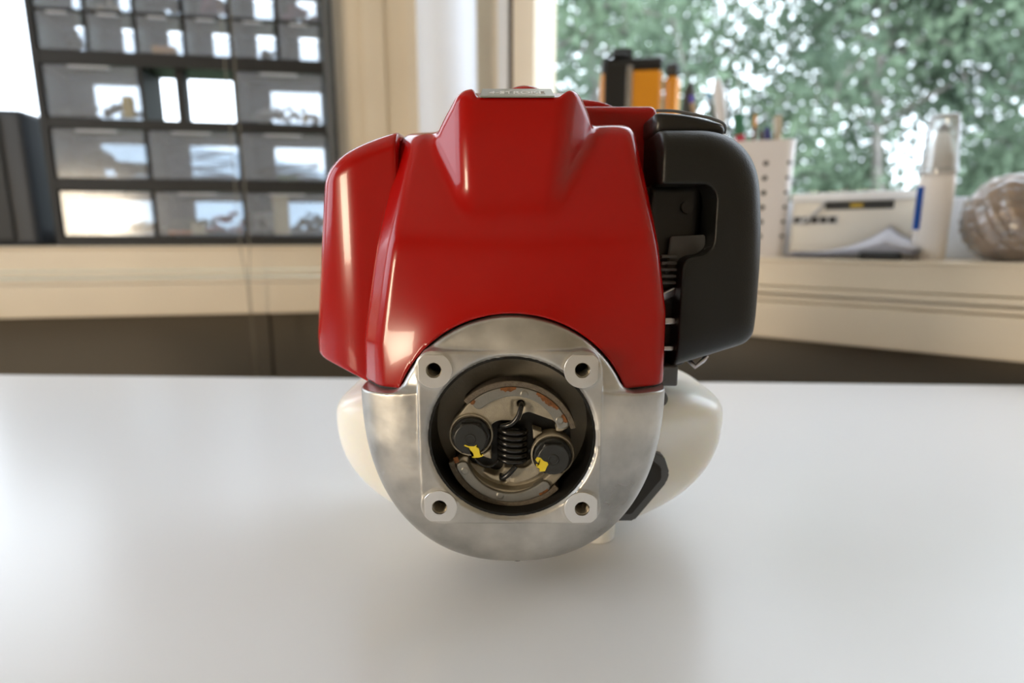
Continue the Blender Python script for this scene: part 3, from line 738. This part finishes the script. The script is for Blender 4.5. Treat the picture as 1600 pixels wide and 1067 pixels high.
tube('lever_rim', smooth_path([(78*mm, 59*mm, 256*mm), (88*mm, 58.5*mm, 255.6*mm), (100*mm, 58.5*mm, 253.6*mm), (112*mm, 60*mm, 251*mm), (117*mm, 63*mm, 249*mm), (119*mm, 68*mm, 246*mm)]), 0.8*mm, M['mid_grey'], eng)
prism('black_strap', [(74*mm, 160*mm), (80*mm, 160*mm), (79*mm, 213*mm), (77.5*mm, 213*mm)], 56*mm, 64*mm, M['black_plastic'], eng, 0.0005)
# ---- fuel tank
def f_tank(x, y, z):
    X = np.abs(x-11)/122.0; dz = z-78.0
    Z = np.where(dz < 0, np.abs(dz)/76.0, np.abs(dz)/26.0)
    ex = np.where(dz < 0, 2.2, 3.0)
    rad = (X**ex+Z**ex)**(1/ex)
    Y = np.abs(y-104)/60.0
    d = ((rad**4+Y**4)**0.25-1)*50
    # shallow waist on the right shoulder
    dent = np.sqrt(((x-112)/26)**2+((z-62)/18)**2+((y-46)/12)**2)-1
    return smax(d, -dent*8, 6)
tank = solid('fuel_tank', f_tank, (-113, 42, 0), (135, 166, 106), 1.5, M['tank'], eng)
tank['label'] = 'milky white plastic fuel tank under the engine'
for fx, fy in ((54, 72), (-36, 76), (54, 140), (-36, 140)):
    lathe('tank_foot', [(11*mm, 0), (12*mm, 0.8*mm), (12*mm, 12*mm)], M['tank'], tank, 28, c=(fx*mm, fy*mm, 0))
pg = [(52, 66), (80, 68), (88, 64), (91.5, 54), (90, 48), (72, 24), (62, 24), (52, 32)]
br_ = prism('tank_bracket', [(x*mm, z*mm) for x, z in pg], 44*mm, 58*mm, M['mid_grey'], eng, 0.0012)
pg2 = [(55, 62), (80, 63), (86, 58), (86.5, 51), (70, 29), (63, 29), (55, 35)]
prism('rubber_grommet', [(x*mm, z*mm) for x, z in pg2], 42.9*mm, 46*mm, M['black_matte'], br_, 0.0006)
box('frame_bracket', 80*mm, 95.5*mm, 52*mm, 66*mm, 104*mm, 116*mm, M['mid_grey'], eng, 0.001)
lathe('primer_knob', [(4.6*mm, 46*mm), (5.0*mm, 47*mm), (5.0*mm, 60*mm)], M['mid_grey'], eng, 24, axis='Y', c=(84*mm, 0, 98*mm))
tube('throttle_link', [(104*mm, 66*mm, 118*mm), (109*mm, 64*mm, 113*mm), (113*mm, 63*mm, 117*mm), (115*mm, 63*mm, 120*mm)], 1.6*mm, M['steel'], eng)

# ================================================================== LEFT SILL: parts cabinet
yc = 0.012                                   # cabinet front plane in the wall frame
def LX(px, py): return FL.px(px, py, yc)
zc0 = Zs_L
xL, xR = LX(88, 372).x, LX(531, 372).x
D = 0.10
cabo = FL.w((xL+xR)/2, yc, zc0); cabm = (xL+xR)/2
cab = empty('parts_cabinet', cabo, FL.rz, label='black small-parts cabinet with clear drawers standing on the window sill', cat='cabinet')
W = (xR-xL)/2
rows_z = {}
def zrow(py, px=290): return LX(px, py).z-zc0
zt_cab = 0.62
def cbox(name, x0, x1, y0, y1, z0, z1, m, bev=0.0): return box(name, x0, x1, y0, y1, z0, z1, m, cab, bev)
cbox('side_panel', -W, -W+0.014, 0, D, 0, zt_cab, M['cab']); cbox('side_panel', W-0.016, W, 0, D, 0, zt_cab, M['cab_sheen'])
cbox('top_panel', -W, W, 0, D, zt_cab, zt_cab+0.01, M['cab'])
zb = [0.0, zrow(371)]                        # base
bands = [(0.0, zrow(369)), (zrow(299), zrow(281)), (zrow(204), zrow(189)), (zrow(107), zrow(86))]
for a, b in bands: cbox('shelf', -W+0.014, W-0.016, 0.001, D, a, b, M['cab'])
small_h = zrow(26)-zrow(84)
z = zrow(27); shelves = [z]
while z < zt_cab-0.03:
    cbox('shelf', -W+0.014, W-0.016, 0.002, D, z, z+0.005, M['cab']); z += small_h+0.005; shelves.append(z)
iw = 2*W-0.030
big = [(-W+0.014+iw*k/3) for k in range(4)]; sml = [(-W+0.014+iw*k/6) for k in range(7)]
for k in (1, 2): cbox('divider', big[k]-0.004, big[k]+0.004, 0.002, D, 0.0, bands[3][0], M['cab'])
for k in range(1, 6): cbox('divider', sml[k]-0.004, sml[k]+0.004, 0.003, D, bands[3][1], zt_cab, M['cab'])
def drawer(x0, x1, z0, z1, lab=None, cap=False):
    t = 0.0018; bm = bmesh.new()
    bbox(bm, x0, x1, 0, t, z0, z1); bbox(bm, x0, x1, D-0.02, D-0.02+t, z0, z0+(z1-z0)*0.86)
    bbox(bm, x0, x0+t, 0, D-0.02, z0, z0+(z1-z0)*0.86); bbox(bm, x1-t, x1, 0, D-0.02, z0, z0+(z1-z0)*0.86); bbox(bm, x0, x1, 0, D-0.02, z0, z0+t)
    o = from_bm('drawer', bm, M['drawer'], cab)
    w = x1-x0
    b2 = bmesh.new(); bbox(b2, (x0+x1)/2-w*0.22, (x0+x1)/2+w*0.22, -0.008, 0.001, z1-0.005, z1-0.001, 0.001)
    from_bm('drawer_handle', b2, M['handle'], o)
    return o
bigrows = [(bands[0][1], bands[1][0]), (bands[1][1], bands[2][0]), (bands[2][1], bands[3][0])]
cells = {}
for r_, (a, b) in enumerate(bigrows):
    for k in range(3):
        c_ = (big[k]+0.006, big[k+1]-0.006, a+0.002, b-0.003); cells[(r_, k)] = c_
        # back frame of each cell: a lip that leaves the middle open
        lz = (b-a)*0.18; bm = bmesh.new()
        bbox(bm, big[k], big[k]+0.28*iw/3, D-0.004, D, a, b); bbox(bm, big[k], big[k+1], D-0.004, D, b-lz, b)
        bbox(bm, big[k], big[k+1], D-0.004, D, a, a+lz*0.8); bbox(bm, big[k+1]-0.04*iw/3, big[k+1], D-0.004, D, a, b)
        if not (r_ == 2 and k == 1): from_bm('back_lip', bm, M['lip'], cab); drawer(*c_)
        else:
            bm.free(); cbox('divider', big[k]+iw/3*0.33, big[k]+iw/3*0.42, 0.02, 0.05, a, b, M['cab'])
zz = [bands[3][1]]+[s+0.005 for s in shelves[:-1]]; ze = shelves
for r_ in range(len(ze)):
    a, b = zz[r_], ze[r_]
    if b > zt_cab: b = zt_cab
    for k in range(6):
        c_ = (sml[k]+0.006, sml[k+1]-0.006, a+0.001, b-0.002)
        if r_ < 2:
            cells[('s', r_, k)] = c_; drawer(*c_)
            bm = bmesh.new(); lz = (b-a)*0.28; bbox(bm, sml[k], sml[k]+0.32*iw/6, D-0.004, D, a, b); from_bm('back_lip', bm, M['lip'], cab)
        else: drawer(*c_)
# small things lying in the drawers
def incell(name, key, fx0, fx1, fz1, y0, y1, m, label, cat, fz0=0.03, bev=0.002, group=None):
    x0, x1, z0, z1 = cells[key]; w, h = x1-x0, z1-z0
    bx0, bx1 = x0+w*fx0, x0+w*fx1; bz0 = z0+0.002+h*fz0*0; bz1 = z0+h*fz1
    o = box(name, -(bx1-bx0)/2, (bx1-bx0)/2, -(y1-y0)/2, (y1-y0)/2, 0, bz1-bz0, m, None, bev)
    p = FL.w(cabm+(bx0+bx1)/2, yc+(y0+y1)/2, zc0+bz0); o.location = p; o.rotation_euler = (0, 0, FL.rz)
    tag(o, label, cat, group); return o
Y_ = plain('mustard_plastic', (0.50, 0.33, 0.02)); O_ = plain('amber_plastic', (0.45, 0.22, 0.05)); K_ = M['black_matte']
G_ = plain('circuit_green', (0.05, 0.16, 0.08)); T_ = plain('tan_card', (0.45, 0.36, 0.25)); R_ = plain('dull_red', (0.35, 0.05, 0.05)); LG = plain('pale_grey_plastic', (0.5, 0.5, 0.5)); CR = plain('cream_plastic', (0.62, 0.56, 0.42))
def heap(key, fx0, fx1, fz, m, label, seed, cat='component', name='component_heap', n=26, size=0.006):
    x0, x1, z0, z1 = cells[key]; w, h = x1-x0, z1-z0; r = random.Random(seed); bm = bmesh.new()
    for i in range(n):
        u = r.uniform(fx0, fx1); top_ = fz*math.sin(PI*(u-fx0)/(fx1-fx0))**0.6
        cx = x0+w*u; cy = r.uniform(0.014, 0.066); cz = z0+0.004+size+h*r.uniform(0, 1)*top_*0.7
        s = size*r.uniform(0.6, 1.4)
        mt = Matrix.Translation((cx, cy, cz)) @ Matrix.Rotation(r.uniform(0, PI), 4, 'Z') @ Matrix.Rotation(r.uniform(-0.5, 0.5), 4, 'X') @ Matrix.Diagonal((s*r.uniform(1, 2.2), s, s*0.8, 1))
        bmesh.ops.create_cube(bm, size=1.4, matrix=mt)
    for v in bm.verts: v.co.x = min(max(v.co.x, x0+0.004), x1-0.004); v.co.y = min(max(v.co.y, 0.004), 0.076); v.co.z = max(v.co.z, z0+0.0025)
    o = from_bm(name, bm, m, None); o.location = cabo; o.rotation_euler = (0, 0, FL.rz); tag(o, label, cat, kind='stuff'); return o
heap((0, 0), 0.05, 0.38, 0.45, K_, 'dark components heaped in the lowest left drawer', 1)
heap((0, 0), 0.62, 0.97, 0.30, T_, 'tan components at the right end of the lowest left drawer', 2)
heap((0, 1), 0.03, 0.60, 0.55, plain('grey_green_parts', (0.13, 0.14, 0.11)), 'grey green components in the lowest middle drawer', 3, n=40)
heap((0, 1), 0.55, 0.97, 0.75, R_, 'dull red coiled wires in the lowest middle drawer', 4, 'wire', 'wire_heap', n=22)
incell('terminal_block', (0, 1), 0.36, 0.52, 0.30, 0.008, 0.03, CR, 'cream terminal block at the front of the lowest middle drawer', 'terminal block')
incell('resistor_strip', (0, 1), 0.08, 0.36, 0.12, 0.006, 0.02, plain('rust_orange', (0.50, 0.16, 0.05)), 'orange strip on the floor of the lowest middle drawer', 'component')
incell('component_card', (0, 2), 0.30, 0.50, 1.0, 0.004, 0.008, CR, 'tall cream component card standing in the lowest right drawer', 'card')
heap((0, 2), 0.02, 0.28, 0.7, LG, 'pale bagged parts left of the cream card in the lowest right drawer', 5, n=30)
heap((0, 2), 0.52, 0.97, 0.6, plain('dark_steel_parts', (0.10, 0.11, 0.12)), 'dark steel parts right of the cream card in the lowest right drawer', 6, n=34)
heap((1, 0), 0.05, 0.95, 0.55, plain('dark_green_parts', (0.035, 0.06, 0.05)), 'dark green circuit parts in the left drawer, second row from the bottom', 7, n=60, size=0.010)
def cable(key, label, seed, m, loops=5, amp=0.7):
    x0, x1, z0, z1 = cells[key]; w, h = x1-x0, z1-z0; r = random.Random(seed); pts = []
    for i in range(90):
        t = i/89; a = t*loops*2*PI
        pts.append((x0+w*(0.5+0.40*math.cos(a+0.3*t)*(0.75+0.25*math.sin(3*t))), 0.04+0.025*math.sin(a*1.3), z0+0.006+h*amp*(0.5+0.45*math.sin(a*0.5+seed))*math.sin(PI*min(1, t+0.1))**0.5*0.9))
    o = tube('cable_coil', pts, 0.0018, m, None, 6); o.location = cabo; o.rotation_euler = (0, 0, FL.rz); tag(o, label, 'cable'); return o
cable((1, 1), 'loosely coiled dark cable in the middle drawer, second row from the bottom', 2, plain('slate_cable', (0.10, 0.12, 0.18)))
cable((1, 2), 'flat dark cable bundle in the right drawer, second row from the bottom', 5, K_, 6, 0.4)
incell('circuit_board', (1, 2), 0.38, 0.62, 0.12, 0.01, 0.05, G_, 'small green circuit board in the right drawer, second row from the bottom', 'circuit board')
heap((2, 0), 0.03, 0.97, 0.35, plain('grey_metal_parts', (0.13, 0.13, 0.12)), 'grey parts along the floor of the left drawer, third row from the bottom', 8, n=46)
incell('yellow_capacitor', (2, 0), 0.78, 0.91, 0.46, 0.006, 0.02, Y_, 'mustard yellow block capacitor at the front of a wide left drawer', 'capacitor', bev=0.004)
heap((2, 2), 0.15, 0.90, 0.50, LG, 'pale grey bagged parts in the right drawer, third row from the bottom', 9, n=46)
incell('brass_nut', (2, 2), 0.74, 0.80, 0.20, 0.004, 0.012, plain('brass', (0.55, 0.38, 0.12), 0.3), 'small brass nut in the right drawer, third row from the bottom', 'nut')
heap(('s', 0, 0), 0.4, 0.9, 0.6, K_, 'black parts in the leftmost small drawer, lower small row', 11, n=14)
incell('amber_strip', ('s', 0, 2), 0.25, 0.80, 0.24, 0.005, 0.03, O_, 'amber plastic strip in the third small drawer of the lower small row', 'component')
heap(('s', 1, 2), 0.1, 0.95, 0.9, K_, 'black parts filling the third small drawer of the upper visible row', 12, n=30)
heap(('s', 0, 4), 0.55, 0.85, 0.5, K_, 'black plug in the fifth small drawer of the lower small row', 13, n=8)
heap(('s', 1, 1), 0.1, 0.6, 0.5, T_, 'tan parts in the second small drawer of the upper visible row', 14, n=10)
heap(('s', 1, 3), 0.4, 0.95, 0.7, plain('mauve_foam', (0.30, 0.17, 0.25)), 'mauve foam packed in the fourth small drawer of the upper visible row', 15, n=14, size=0.009)
heap(('s', 1, 5), 0.1, 0.95, 0.6, plain('mauve_foam', (0.30, 0.17, 0.25)), 'mauve foam packed in the last small drawer of the upper visible row', 16, n=14, size=0.009)
# black speaker left of the cabinet
sx0, sx1 = FL.px(-70, 380, -0.002).x, FL.px(63, 383, -0.002).x; sz = FL.px(20, 170, 0.0).z-zc0
spk = empty('speaker', FL.w((sx0+sx1)/2, 0.0, zc0), FL.rz, label='black loudspeaker at the left end of the sill beside the parts cabinet', cat='speaker')
hw = (sx1-sx0)/2
box('housing', -hw, hw, 0.0, 0.10, 0, sz, M['navy'], spk, 0.012, 4)
box('grille', -hw+0.012, hw-0.045, -0.006, 0.004, 0.012, sz-0.014, M['black_matte'], spk, 0.003)
# blind cords
cp = [FL.px(347, 60, -0.05), FL.px(334, 60, -0.05), FL.px(388, 440, -0.05)]
bc = empty('blind_cord', FL.w(cp[2].x, -0.05, -0.40), FL.rz, label='pair of thin beige blind cords hanging in front of the parts cabinet', cat='cord')
CORD = plain('grey_beige_cord', (0.22, 0.19, 0.14))
zz0 = 0.40
for dx in (0.009, -0.011):
    tube('cord', [(dx, 0, 1.60), (dx, 0, 0.56), (dx*0.2, 0, cp[2].z+zz0), (dx*0.15+0.002, 0, 0.12)], 0.0011, CORD, bc, 6)
lathe('cord_weight', [(0.001, 0.09), (0.005, 0.095), (0.004, 0.12), (0.001, 0.125)], CORD, bc, 12)

# ================================================================== RIGHT SILL
def on_sill(px, y, py=None):
    """point of the right sill (wall frame depth y) under picture column px"""
    p = FR.px(px, 405, y); return FR.w(p.x, y, Zs_R)
def RP(px, py, y): p = FR.px(px, py, y); return FR.w(p.x, y, p.z)
# orange cases
def case_box(name, pxl, pxr, pyt, Y, depth, label, clip):
    a, b = at_y(pxl, 180, Y), at_y(pxr, 180, Y-0.012); ztop = at_y((pxl+pxr)/2, pyt, Y).z-Zs_R
    w = (b-a).xy.length; t = empty(name, (a.x, a.y, Zs_R), math.atan2(b.y-a.y, b.x-a.x), label=label, cat='case')
    lid = 0.022
    box('body', 0, w, 0, depth, 0, ztop-lid, M['orange'], t, 0.010, 4)
    box('lid', 0.001, w-0.001, 0.001, depth-0.001, ztop-lid+0.0005, ztop, M['black_plastic'], t, 0.006, 3)
    if clip:
        box('strap', 0.007, 0.049, -0.005, -0.0002, 0.02, ztop-0.012, M['black_plastic'], t, 0.002)
        box('strap_edge', 0.0495, 0.060, -0.004, -0.0002, 0.02, ztop-0.016, M['steel'], t, 0.001)
        box('clip', 0.022, 0.060, 0.004, 0.026, ztop+0.0005, ztop+0.018, M['black_plastic'], t, 0.003)
        bm = bmesh.new(); tube_bm(bm, smooth_path([(0.004, -0.004, ztop-0.030), (0.008, -0.006, ztop-0.006), (0.020, -0.007, ztop+0.002), (0.050, -0.006, ztop+0.003)]), 0.003, 8)
        from_bm('handle', bm, M['black_plastic'], t, True)
    return t
case_box('equipment_case', 937, 1034, 90, 1.185, 0.048, 'taller orange case with black lid and clip on the right sill', True)
case_box('equipment_case', 1034.5, 1056, 99, 1.18, 0.035, 'narrow orange case with black lid, right beside the taller orange case', False)
# dark round-topped bottle
p = on_sill(1064, 0.045); ht = FR.px(1064, 130, 0.045).z-Zs_R
bt = lathe('dark_bottle', [(0.013, 0), (0.014, 0.004), (0.014, ht*0.82), (0.012, ht*0.9), (0.008, ht*0.97), (0.002, ht)], plain('dark_olive_plastic', (0.03, 0.028, 0.018)), None, 24, loc=p)
tag(bt, 'dark olive round-topped bottle between the orange case and the pens', 'bottle')
# perforated pen holder
ya = 0.028
a, b = at_y(1086, 400, 1.066), at_y(1231, 397, 1.015); zt_ = at_y(1210, 217, 1.02).z-Zs_R
w = (b-a).xy.length; ph = empty('pen_holder', ((a.x+b.x)/2, (a.y+b.y)/2, Zs_R), math.atan2(b.y-a.y, b.x-a.x), label='white perforated plastic pen holder on the sill right of the engine', cat='pen holder')
def rr_outline(w, d, r, n=6):
    pts = []
    for cx, cy, a0 in ((w/2-r, d-r, 0), (-w/2+r, d-r, 90), (-w/2+r, r, 180), (w/2-r, r, 270)):
        for i in range(n+1):
            t = math.radians(a0+90*i/n); pts.append((cx+r*math.cos(t), cy+r*math.sin(t)))
    return pts
def cup_mesh(w, d, r, h, taper, th):
    bm = bmesh.new(); o1 = rr_outline(w, d, r); rings = []
    for (s, z) in ((0.93, 0), (1.0, h), (1.0-th, h), (0.93-th, 0.003)):
        rings.append([bm.verts.new((x*s, d/2+(y-d/2)*s, z)) for x, y in o1])
    n = len(o1)
    for A_, B_ in zip(rings, rings[1:]):
        for i in range(n): bm.faces.new((A_[i], A_[(i+1) % n], B_[(i+1) % n], B_[i]))
    bm.faces.new(rings[0][::-1]); bm.faces.new(rings[-1]); bmesh.ops.recalc_face_normals(bm, faces=bm.faces)
    return bm
dpt = 0.045
o = from_bm('holder_body', cup_mesh(w, dpt, 0.018, zt_, 1, 0.05), M['cup'], ph, True); sharp(o)
bm = bmesh.new()
for cx in (0.5*w-0.016-0.030, 0.5*w-0.016-0.062, 0.5*w-0.016-0.094, 0.5*w-0.016-0.126):
    for k in range(6):
        zz_ = zt_*(0.18+0.125*k); s = 0.93+0.07*zz_/zt_
        lathe_bm(bm, [(0.0042, -0.0012+dpt/2*(1-s)), (0.0042, 0.004+dpt/2*(1-s))], 14, c=(cx*s, 0, zz_), axis='Y')
for k in range(6):
    zz_ = zt_*(0.18+0.125*k); s = 0.93+0.07*zz_/zt_
    lathe_bm(bm, [(0.0032, -0.0004), (0.0032, 0.004)], 14, c=((w/2-0.0085)*s, 0.0016+dpt/2*(1-s), zz_), axis='Y')
oh = from_bm('punched_holes', bm, M['dark_hole'], ph, True); oh['kind'] = 'stuff'
def pen(name, px0, px1, py1, y, r, m, label, cat, tipm=None, tiplen=0.02, shape='pen', y1=None):
    base = at_y(px0, 380, 1.03+y*0.45); base.z = Zs_R+0.012; tp = at_y(px1, py1, 1.03+y*0.45+(0.012 if px1 < 1125 else 0))
    d = (tp-base); L = d.length; q = d.to_track_quat('Z', 'Y').to_euler()
    t = empty(name, base, 0, label=label, cat=cat); t.rotation_euler = q
    lathe('barrel', [(r*0.8, 0), (r, 0.003), (r, L-tiplen)], m, t, 12)
    if shape == 'pen': lathe('tip', [(r*1.02, L-tiplen), (r*0.95, L-tiplen*0.3), (r*0.35, L)], tipm or m, t, 12)
    elif shape == 'brush': lathe('bristles', [(r*1.0, L-tiplen), (r*1.9, L-tiplen*0.65), (r*1.7, L-tiplen*0.2), (r*0.8, L)], tipm or m, t, 14)
    elif shape == 'cap': lathe('pen_cap', [(r*1.08, L-tiplen), (r*1.10, L-tiplen*0.15), (r*0.8, L)], tipm or m, t, 16)
    elif shape == 'block': box('tip', -r*1.2, r*1.2, -r*0.8, r*0.8, L-tiplen, L, tipm or m, t, 0.002)
    return t
pen('pen', 1130, 1079, 148, 0.06, 0.0040, plain('tan_wood', (0.40, 0.27, 0.15)), 'tan pen with a violet end, leftmost in the white holder', 'pen', plain('violet', (0.07, 0.04, 0.35)), 0.014)
pen('pencil', 1150, 1107, 145, 0.07, 0.0034, plain('slate_grey', (0.10, 0.11, 0.10)), 'slate grey pencil with a blue end leaning left in the holder', 'pencil', plain('sky_blue', (0.05, 0.25, 0.45)), 0.010)
pen('paint_brush', 1150, 1121, 124, 0.055, 0.0055, plain('light_grey_handle', (0.55, 0.55, 0.53)), 'broad white-tipped brush leaning left in the holder', 'brush', plain('white_bristle', (0.72, 0.70, 0.69)), 0.085, 'brush')
pen('cotton_swab', 1152, 1136, 122, 0.045, 0.0018, plain('dark_stick', (0.06, 0.05, 0.07)), 'thin dark stick with a knobbed end in the holder', 'stick', K_, 0.006, 'brush')
pen('marker', 1168, 1154, 178, 0.05, 0.0082, plain('deep_red', (0.45, 0.02, 0.05)), 'thick green and red marker in the holder', 'marker', plain('bottle_green', (0.02, 0.13, 0.06)), 0.035, 'cap')
pen('wire_rod', 1156, 1153, 105, 0.075, 0.0007, LG, 'very thin straight wire rod standing in the holder', 'rod', None, 0.004)
pen('pencil', 1172, 1180, 178, 0.05, 0.0030, plain('brown_lacquer', (0.16, 0.05, 0.03)), 'orange-tipped brown pencil in the holder', 'pencil', M['orange'], 0.022)
pen('pen', 1188, 1190, 203, 0.045, 0.0040, plain('dark_brown', (0.05, 0.025, 0.02)), 'short dark brown pen in the holder', 'pen')
pen('pen', 1198, 1199, 197, 0.05, 0.0048, plain('navy_ink', (0.02, 0.015, 0.16)), 'short navy pen at the right of the holder', 'pen')
pen('wooden_stick', 1216, 1215, 181, 0.055, 0.0065, plain('beige_wood', (0.45, 0.38, 0.27)), 'square beige wooden stick at the right end of the holder', 'stick', None, 0.03, 'block')
# white device with dark label strip and sockets
yd = 0.075
a, b = FR.px(1236, 350, yd), FR.px(1432, 350, yd); zt_ = FR.px(1330, 300, yd).z-Zs_R; w = b.x-a.x
dv = empty('white_device', FR.w((a.x+b.x)/2, yd, Zs_R), FR.rz, label='long white electronic device behind the papers on the sill', cat='device')
box('housing', -w/2, w/2, 0, 0.04, 0, zt_*0.87, M['cream_light'], dv, 0.002); box('lid', -w/2-0.002, w/2+0.002, -0.004, 0.042, zt_*0.872, zt_, M['white_paint'], dv, 0.002)
l0, l1 = FR.px(1290, 320, yd).x-(a.x+b.x)/2, FR.px(1397, 320, yd).x-(a.x+b.x)/2
box('dark_label', l0, l1, -0.0012, 0.0002, zt_*0.74, zt_*0.86, M['black_matte'], dv)
box('label_print', (l0+l1)/2-0.012, (l0+l1)/2+0.006, -0.0016, -0.0011, zt_*0.77, zt_*0.83, Y_, dv)
s0, s1 = FR.px(1238, 340, yd).x-(a.x+b.x)/2, FR.px(1310, 340, yd).x-(a.x+b.x)/2
box('socket_strip', s0, s1, -0.0012, 0.0002, zt_*0.52, zt_*0.65, LG, dv)
for k in range(5):
    xx = s0+(s1-s0)*(0.12+0.19*k); box('socket', xx-0.005, xx+0.005, -0.002, -0.0011, zt_*0.54, zt_*0.63, M['dark_hole'], dv)
tube('loose_cable', smooth_path([((l0)*1.0, -0.006, zt_*0.86), (l0-0.012, -0.010, zt_*0.70), (l0-0.028, -0.010, zt_*0.58), (l0-0.040, -0.006, zt_*0.53)]), 0.0025, LG, dv)
# sheets of paper, rising to the right over a dark stapler
def sheet(k, lift, label):
    a, b = FR.px(1222+k*3, 398, 0.012), FR.px(1432+k*2, 398, 0.012); n = 16; bm = bmesh.new(); rows = []
    for i in range(n+1):
        t = i/n; x = a.x+(b.x-a.x)*t; zz_ = Zs_R+0.003+lift+0.019*math.exp(-((t-0.78)/0.34)**2)+0.0006*math.sin(9*t+k)+lift*2.0*t*math.exp(-((t-0.7)/0.2)**2)
        zz_ += 0.012*math.exp(-((t-0.74)/0.05)**2)*(k == 3)
        base_ = Zs_R+0.003+lift; cu = zz_-base_
        rows.append([bm.verts.new((x, y, base_+cu*dy)) for y, dy in ((0.004+0.001*k, 0.30), (0.02, 0.6), (0.040, 0.9), (0.068, 1.1))])
    for p_, q_ in zip(rows, rows[1:]):
        for j in range(3): bm.faces.new((p_[j], q_[j], q_[j+1], p_[j+1]))
    r_ = bmesh.ops.solidify(bm, geom=list(bm.faces), thickness=0.0019)
    o = from_bm('paper_sheet', bm, M['paper'], None, True); o.matrix_world = FR.m.copy(); tag(o, label, 'paper', 'stack of curled papers'); return o
for k, w_ in enumerate(('lowest', 'second lowest', 'second from the top', 'topmost')):
    sheet(k, 0.0022*k, w_+' of the four curled white papers between pen holder and bottle')
a, b = FR.px(1342, 400, 0.004), FR.px(1408, 400, 0.004)
o = box('stapler', -(b.x-a.x)/2, (b.x-a.x)/2, 0, 0.03, 0, 0.012, M['black_matte'], None, 0.003); o.location = FR.w((a.x+b.x)/2, -0.001, Zs_R); o.rotation_euler = (0, 0, FR.rz)
tag(o, 'small black flat object under the curled papers, left of the white bottle', 'stapler')
# white bottle with clear cap
yb = 0.022
a, b = FR.px(1420, 400, yb), FR.px(1478, 400, yb); wb = (b.x-a.x)/2
zt_ = FR.px(1470, 175, yb).z-Zs_R
bo = empty('glue_bottle', FR.w((a.x+b.x)/2, yb+0.018, Zs_R), FR.rz, label='white bottle with clear cap and blue label on the right sill', cat='bottle')
bo.rotation_euler = (0, 0, FR.rz)
zc = zt_*0.60
lathe('bottle_body', [(wb*0.9, 0), (wb*0.96, 0.003), (wb*0.98, zc*0.5), (wb*1.02, zc*0.9), (wb*0.97, zc*0.985), (wb*0.90, zc)], M['bottle'], bo, 40, sx=1, sy=0.62)
lathe('cone', [(wb*0.88, zc+0.0005), (wb*0.80, zc+0.02), (wb*0.42, zt_*0.86), (wb*0.22, zt_*0.88)], M['bottle'], bo, 32, sx=1, sy=0.62)
lathe('roller_tip', [(wb*0.24, zt_*0.880), (wb*0.26, zt_*0.90), (wb*0.14, zt_*0.93), (0.0005, zt_*0.945)], M['mid_grey'], bo, 20, sx=1, sy=0.8)
lathe('clear_cap', [(wb*1.05, zc+0.004), (wb*1.03, zc+0.012), (wb*0.86, zt_*0.95), (wb*0.78, zt_*0.99), (wb*0.6, zt_)], M['cap'], bo, 40, sx=1, sy=0.66, cap=False)
lathe('cap_rim', [(wb*1.08, zc-0.001), (wb*1.10, zc+0.001), (wb*1.10, zc+0.006), (wb*1.06, zc+0.008)], M['cap'], bo, 40, sx=1, sy=0.66, cap=False)
bm = bmesh.new(); n = 10
for zz0_, zz1_ in ((zc*0.36, zc*0.86),):
    r1 = []; 
    for i in range(n+1):
        t = math.radians(182+50*i/n); r1.append([bm.verts.new((wb*1.035*math.cos(t), wb*0.65*math.sin(t), z_)) for z_ in (zz0_, zz1_)])
    for p_, q_ in zip(r1, r1[1:]): bm.faces.new((p_[0], q_[0], q_[1], p_[1]))
bmesh.ops.solidify(bm, geom=list(bm.faces), thickness=0.0004)
from_bm('blue_label', bm, M['blue'], bo, True)
# brown bundle wrapped in clear film
yb = 0.05
a = FR.px(1492, 400, yb); b = FR.px(1660, 400, yb); zt_ = FR.px(1590, 272, yb).z-Zs_R; cxm = (a.x+b.x)/2; hw = (b.x-a.x)/2
bg_ = empty('twine_bundle', FR.w(cxm, yb+0.01, Zs_R), FR.rz, label='brown bundle wrapped in clear plastic film at the right end of the sill', cat='bundle')
def blob(scale, wrinkle, seed):
    bm = bmesh.new(); bmesh.ops.create_uvsphere(bm, u_segments=96, v_segments=64, radius=1.0)
    for v in bm.verts:
        p_ = v.co.copy(); n_ = 1+wrinkle*math.sin(14*p_.x*1.0+9*p_.z+seed+3*math.sin(4*p_.y))+wrinkle*0.8*math.sin(30*p_.z-11*p_.x+4*p_.y+2*math.sin(7*p_.x))
        z_ = p_.z; 
        v.co = Vector((p_.x*hw*scale*n_, p_.y*0.045*scale*n_, max(zt_/2+z_*zt_/2*scale*n_*1.04, 0.0015+(1-scale)*0.01)))
    return bm
from_bm('twine_ball', blob(0.93, 0.012, 1), M['twine'], bg_, True); from_bm('film_wrap', blob(1.0, 0.022, 5), M['film'], bg_, True)
